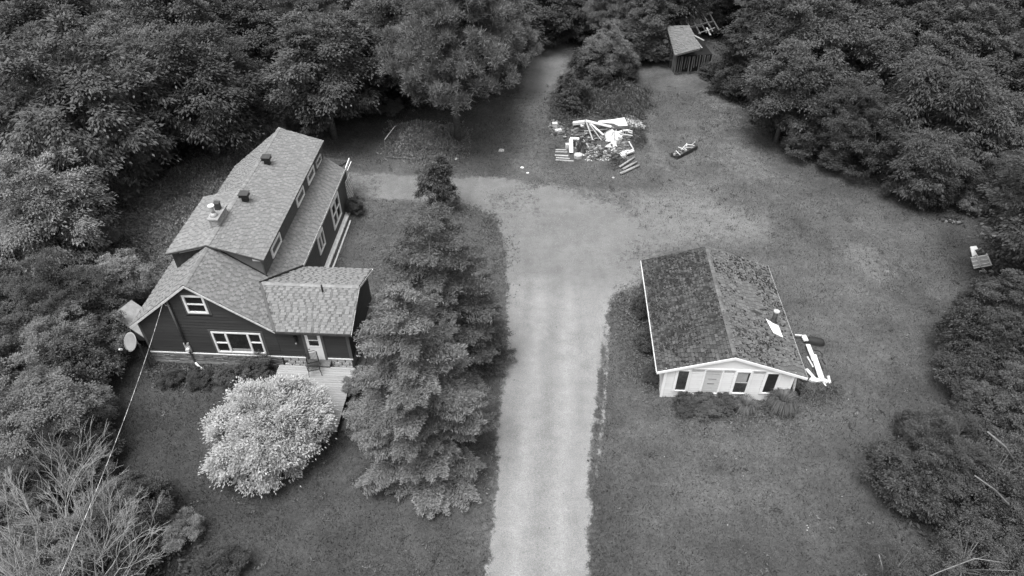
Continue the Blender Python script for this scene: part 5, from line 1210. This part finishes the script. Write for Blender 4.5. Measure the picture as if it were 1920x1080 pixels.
# arching grass clumps by the cottage
def grass_clump(u, v, r, h, n, label, seed):
    g = np.random.default_rng(seed); P = G(u, v); V = []; a = g.uniform(0, 6.283, n); l = g.uniform(.6, 1.1, n)*r; hh = g.uniform(.6, 1.1, n)*h; w = .022
    for f, z in ((0, 0), (.25, .75), (.62, 1.0), (1.0, .55)):
        c = np.stack([np.cos(a)*(l*f+.05), np.sin(a)*(l*f+.05), hh*z], -1); s = np.stack([-np.sin(a), np.cos(a), 0*a], -1)*(w*(1.05-f)); V += [c-s, c+s]
    V = np.stack(V, 1).reshape(-1, 3); F = (np.arange(n)*8)[:, None, None]+np.array([[0, 1, 3, 2], [2, 3, 5, 4], [4, 5, 7, 6]])[None]
    o_ = place('ornamental_grass', fastmesh('ornamental_grass', V, F.reshape(-1, 4), M['leaf_weed'], {'tint': ('FACE', np.repeat(g.uniform(.6, 1.4, n), 3))})); o_.location = P; tag(o_, label, 'ornamental grass', 'arching grass clumps at the cottage front')
grass_clump(1462, 765, .85, .95, 900, 'large arching grass clump at the right front corner of the cottage', 1)
grass_clump(1395, 768, .6, .65, 420, 'smaller arching grass clump under the cottage window with the half blind', 2)
# bare pale tree bottom left
def bare(u, v, H, label, seed):
    rr = random.Random(seed); P = G(u, v); mb = MB(); mt_ = MB()
    def grow(p, d, L, r, dep):
        q = p+d*L*.5+Vector((rr.uniform(-1, 1), rr.uniform(-1, 1), rr.uniform(-.3, .6)))*L*.05; e = p+d*L; (mt_ if dep == 0 else mb).tube([p, q, e], [r, r*.8, r*.62], 5 if dep < 2 else 4, False)
        if dep >= 6: return
        for i in range(3 if dep < 3 else (3 if rr.random() < .4 else 2)):
            nd = (d+Vector((rr.uniform(-1, 1), rr.uniform(-1, 1), rr.uniform(-.15, .55)))*(.62 if dep else .75)).normalized(); grow(q.lerp(e, rr.uniform(.3, 1)) if i else e, nd, L*rr.uniform(.62, .84), max(.006, r*.66), dep+1)
    t = thing('bare_tree', label, 'dead tree', P)
    for i in range(6):
        a = i*1.05+.3; grow(Vector((0, 0, 0)), Vector((math.cos(a)*.55, math.sin(a)*.55, 1)).normalized(), H*.33, .042, 0)
    mt_.build('trunk', M['deadwood'], t, True); mb.build('branches', M['deadwood'], t, True)
bare(175, 1140, 6.6, 'bare pale branched tree in the bottom left corner', 3)
# leaning white birch stems at the right edge
def stem(pts, r, label, tree):
    c0 = pts[0]; mb = MB(); mb.tube([p-c0 for p in pts], [r, r*.85, r*.65, r*.4][:len(pts)], 7); o_ = mb.build('stem', M['birch'], None, True)
    t = TREES[tree]; o_.parent = t; o_.matrix_parent_inverse = t.matrix_basis.inverted(); o_.location = c0; o_['label'] = label
stem([G(1915, 985, 0), G(1895, 950, 2.5), G(1865, 918, 4.5), G(1828, 892, 6)], .045, 'longest bare white stem', (1875, 880))
stem([G(1905, 870, 3), G(1885, 838, 4.5), G(1852, 810, 6)], .045, 'upper pale stem', (1875, 880))
stem([G(1700, 1100, 2.5), G(1762, 1072, 3.3), G(1828, 1047, 4.6), G(1890, 1056, 4.4)], .024, 'level white limb', (1820, 1040))
stem([G(1655, 1090, .5), G(1654, 1062, 2.4), G(1648, 1040, 3.2)], .03, 'thin pale stem', (1690, 1055))

# undergrowth along the edge of the wood, weeds in beds
def scatter(name, X, Y, hmax, L, Wd, m, label, cat, seed, upright=.5, tint=None):
    g = np.random.default_rng(seed); n = len(X); Z = hmax*g.random(n)**1.3; C = np.stack([X, Y, Z+.03], -1); D = g.normal(size=(n, 3)); D[:, 2] = np.abs(D[:, 2])*upright*3
    s = g.uniform(.6, 1.3, n); o_ = place(name, leaves(name, C, D, np.array([0, 0, 1.])*(1-upright)+g.normal(size=(n, 3))*.5, L*s, Wd*s, m, g.uniform(.6, 1.4, n)*(tint if tint is not None else 1)))
    return tag(o_, label, cat, kind='stuff')
N = 900000; X = RG.uniform(-45, 50, N); Y = 11+75*RG.random(N); cd = poly_dist(X, Y, wCLEAR); uu = (X*FPX/(Y*math.cos(_th)+CAMH*math.sin(_th)))
k_ = (cd < 1.2*(fbm(X, Y, 1.3, 43)-.4)) & (cd > -9) & (np.abs(uu) < 1040) & (RG.random(N) < np.clip(.25+(-cd)*.5, 0, 1)*(.35+.65*(fbm(X, Y, 2.5, 41) > .45)))
X, Y, cd = X[k_][:150000], Y[k_][:150000], cd[k_][:150000]
scatter('undergrowth', X, Y, np.clip(.12+(-cd)*.22, .08, .9)*(.4+1.2*fbm(X, Y, 1.7, 42)), .22, .10, M['leaf_under'], 'ferns, brambles and low leafy growth covering the floor of the wood', 'undergrowth', 5, .15)
Nc = 1500; cxs, cys = RG.uniform(-22, 30, Nc), 13+44*RG.random(Nc)**1.1; kc = (poly_dist(cxs, cys, wCLEAR) > -.5) & (poly_dist(cxs, cys, wDRIVE) < -.1) & (fbm(cxs, cys, 3, 91) > .44); cxs, cys = cxs[kc], cys[kc]
X = np.repeat(cxs, 16)+RG.normal(0, .10, len(cxs)*16); Y = np.repeat(cys, 16)+RG.normal(0, .10, len(cxs)*16)
scatter('lawn_weeds', X, Y, .10, .13, .05, M['leaf_weed'], 'small broad leaved weed tufts dotted over the mown grass', 'weeds', 92, .3, np.repeat(RG.uniform(.5, 1.7, len(cxs)), 16))
def bed(poly, n, h, label, seed, L=.22, Wd=.06, up=.8, m='leaf_weed'):
    W_ = wp(poly); g = np.random.default_rng(seed); xs_, ys_ = [p[0] for p in W_], [p[1] for p in W_]; X = g.uniform(min(xs_)-.8, max(xs_)+.8, n*3); Y = g.uniform(min(ys_)-.8, max(ys_)+.8, n*3)
    d = poly_dist(X, Y, W_); e_ = min(1.1, .28*math.sqrt(abs(max(xs_)-min(xs_))*abs(max(ys_)-min(ys_)))); k = g.random(len(X)) < smst(d+(fbm(X, Y, .9, seed+2)-.5)*2.2*e_, -e_, e_)*(.3+.9*fbm(X, Y, 1.2, seed)); X, Y, d = X[k][:n], Y[k][:n], d[k][:n]
    c_ = (sum(xs_)/len(xs_), sum(ys_)/len(ys_))
    scatter('weeds', X, Y, h*np.clip(.25+d*.8, .15, 1)*(.4+1.1*fbm(X, Y, .9, seed+5)), L, Wd, M[m], label, 'weeds', seed, up)
bed([(1030, 190), (1080, 160), (1200, 165), (1215, 200), (1200, 235), (1170, 222), (1100, 222), (1035, 226)], 16000, 1.1, 'tall grassy weeds growing along the back of the rubbish pile', 61, .35, .05)
bed([(738, 240), (800, 232), (865, 245), (862, 290), (830, 305), (735, 296)], 13000, .8, 'bed of tall pale weeds beside the thin pole frame', 62, m='leaf_rough')
bed([(1185, 245), (1205, 245), (1210, 275), (1190, 280)], 2200, 1.0, 'upright tuft of weeds at the right end of the pile', 63, .35, .04)
bed([(1135, 295), (1165, 290), (1180, 315), (1150, 318)], 1500, .6, 'dark weeds growing through the front of the pile', 64)
bed([(1165, 570), (1200, 550), (1238, 745), (1290, 752), (1490, 752), (1500, 775), (1400, 800), (1290, 790), (1205, 755)], 15000, .35, 'low weeds round the left side and front of the cottage', 65, .16, .05, .5)
bed([(1500, 745), (1480, 690), (1520, 735), (1570, 730), (1575, 745), (1530, 760)], 3500, .3, 'rough grass round the scrap beside the cottage', 66, .16, .04)
bed([(180, 440), (270, 440), (310, 500), (270, 560), (240, 600), (200, 560), (250, 500)], 9000, .4, 'rough grass between the wood and the left eave of the farmhouse', 67, .2, .06, .5)
bed([(205, 470), (215, 400), (250, 330), (290, 350), (400, 380), (310, 480), (260, 540), (225, 560)], 14000, .4, 'pale rough grass left of the farmhouse roof', 72, .22, .05, .5, 'leaf_rough')
bed([(270, 340), (430, 275), (500, 250), (520, 300), (400, 380), (310, 470), (270, 440), (240, 400)], 22000, .45, 'rough uncut grass behind the farmhouse', 68, .2, .06, .5, 'leaf_rough')
bed([(285, 690), (500, 700), (500, 722), (290, 726)], 5000, .35, 'low plants along the farmhouse front', 69, .16, .07, .4)
bed([(860, 388), (915, 405), (942, 440), (950, 480), (948, 560), (935, 560), (925, 470), (890, 415)], 5000, .22, 'ragged grass edging the inside bend of the drive', 70, .16, .04, .8)
bed([(1650, 850), (1760, 800), (1900, 830), (1900, 960), (1720, 960)], 16000, .6, 'rough growth under the dark spreading tree and birches', 71, .2, .07, .4, 'leaf_under')
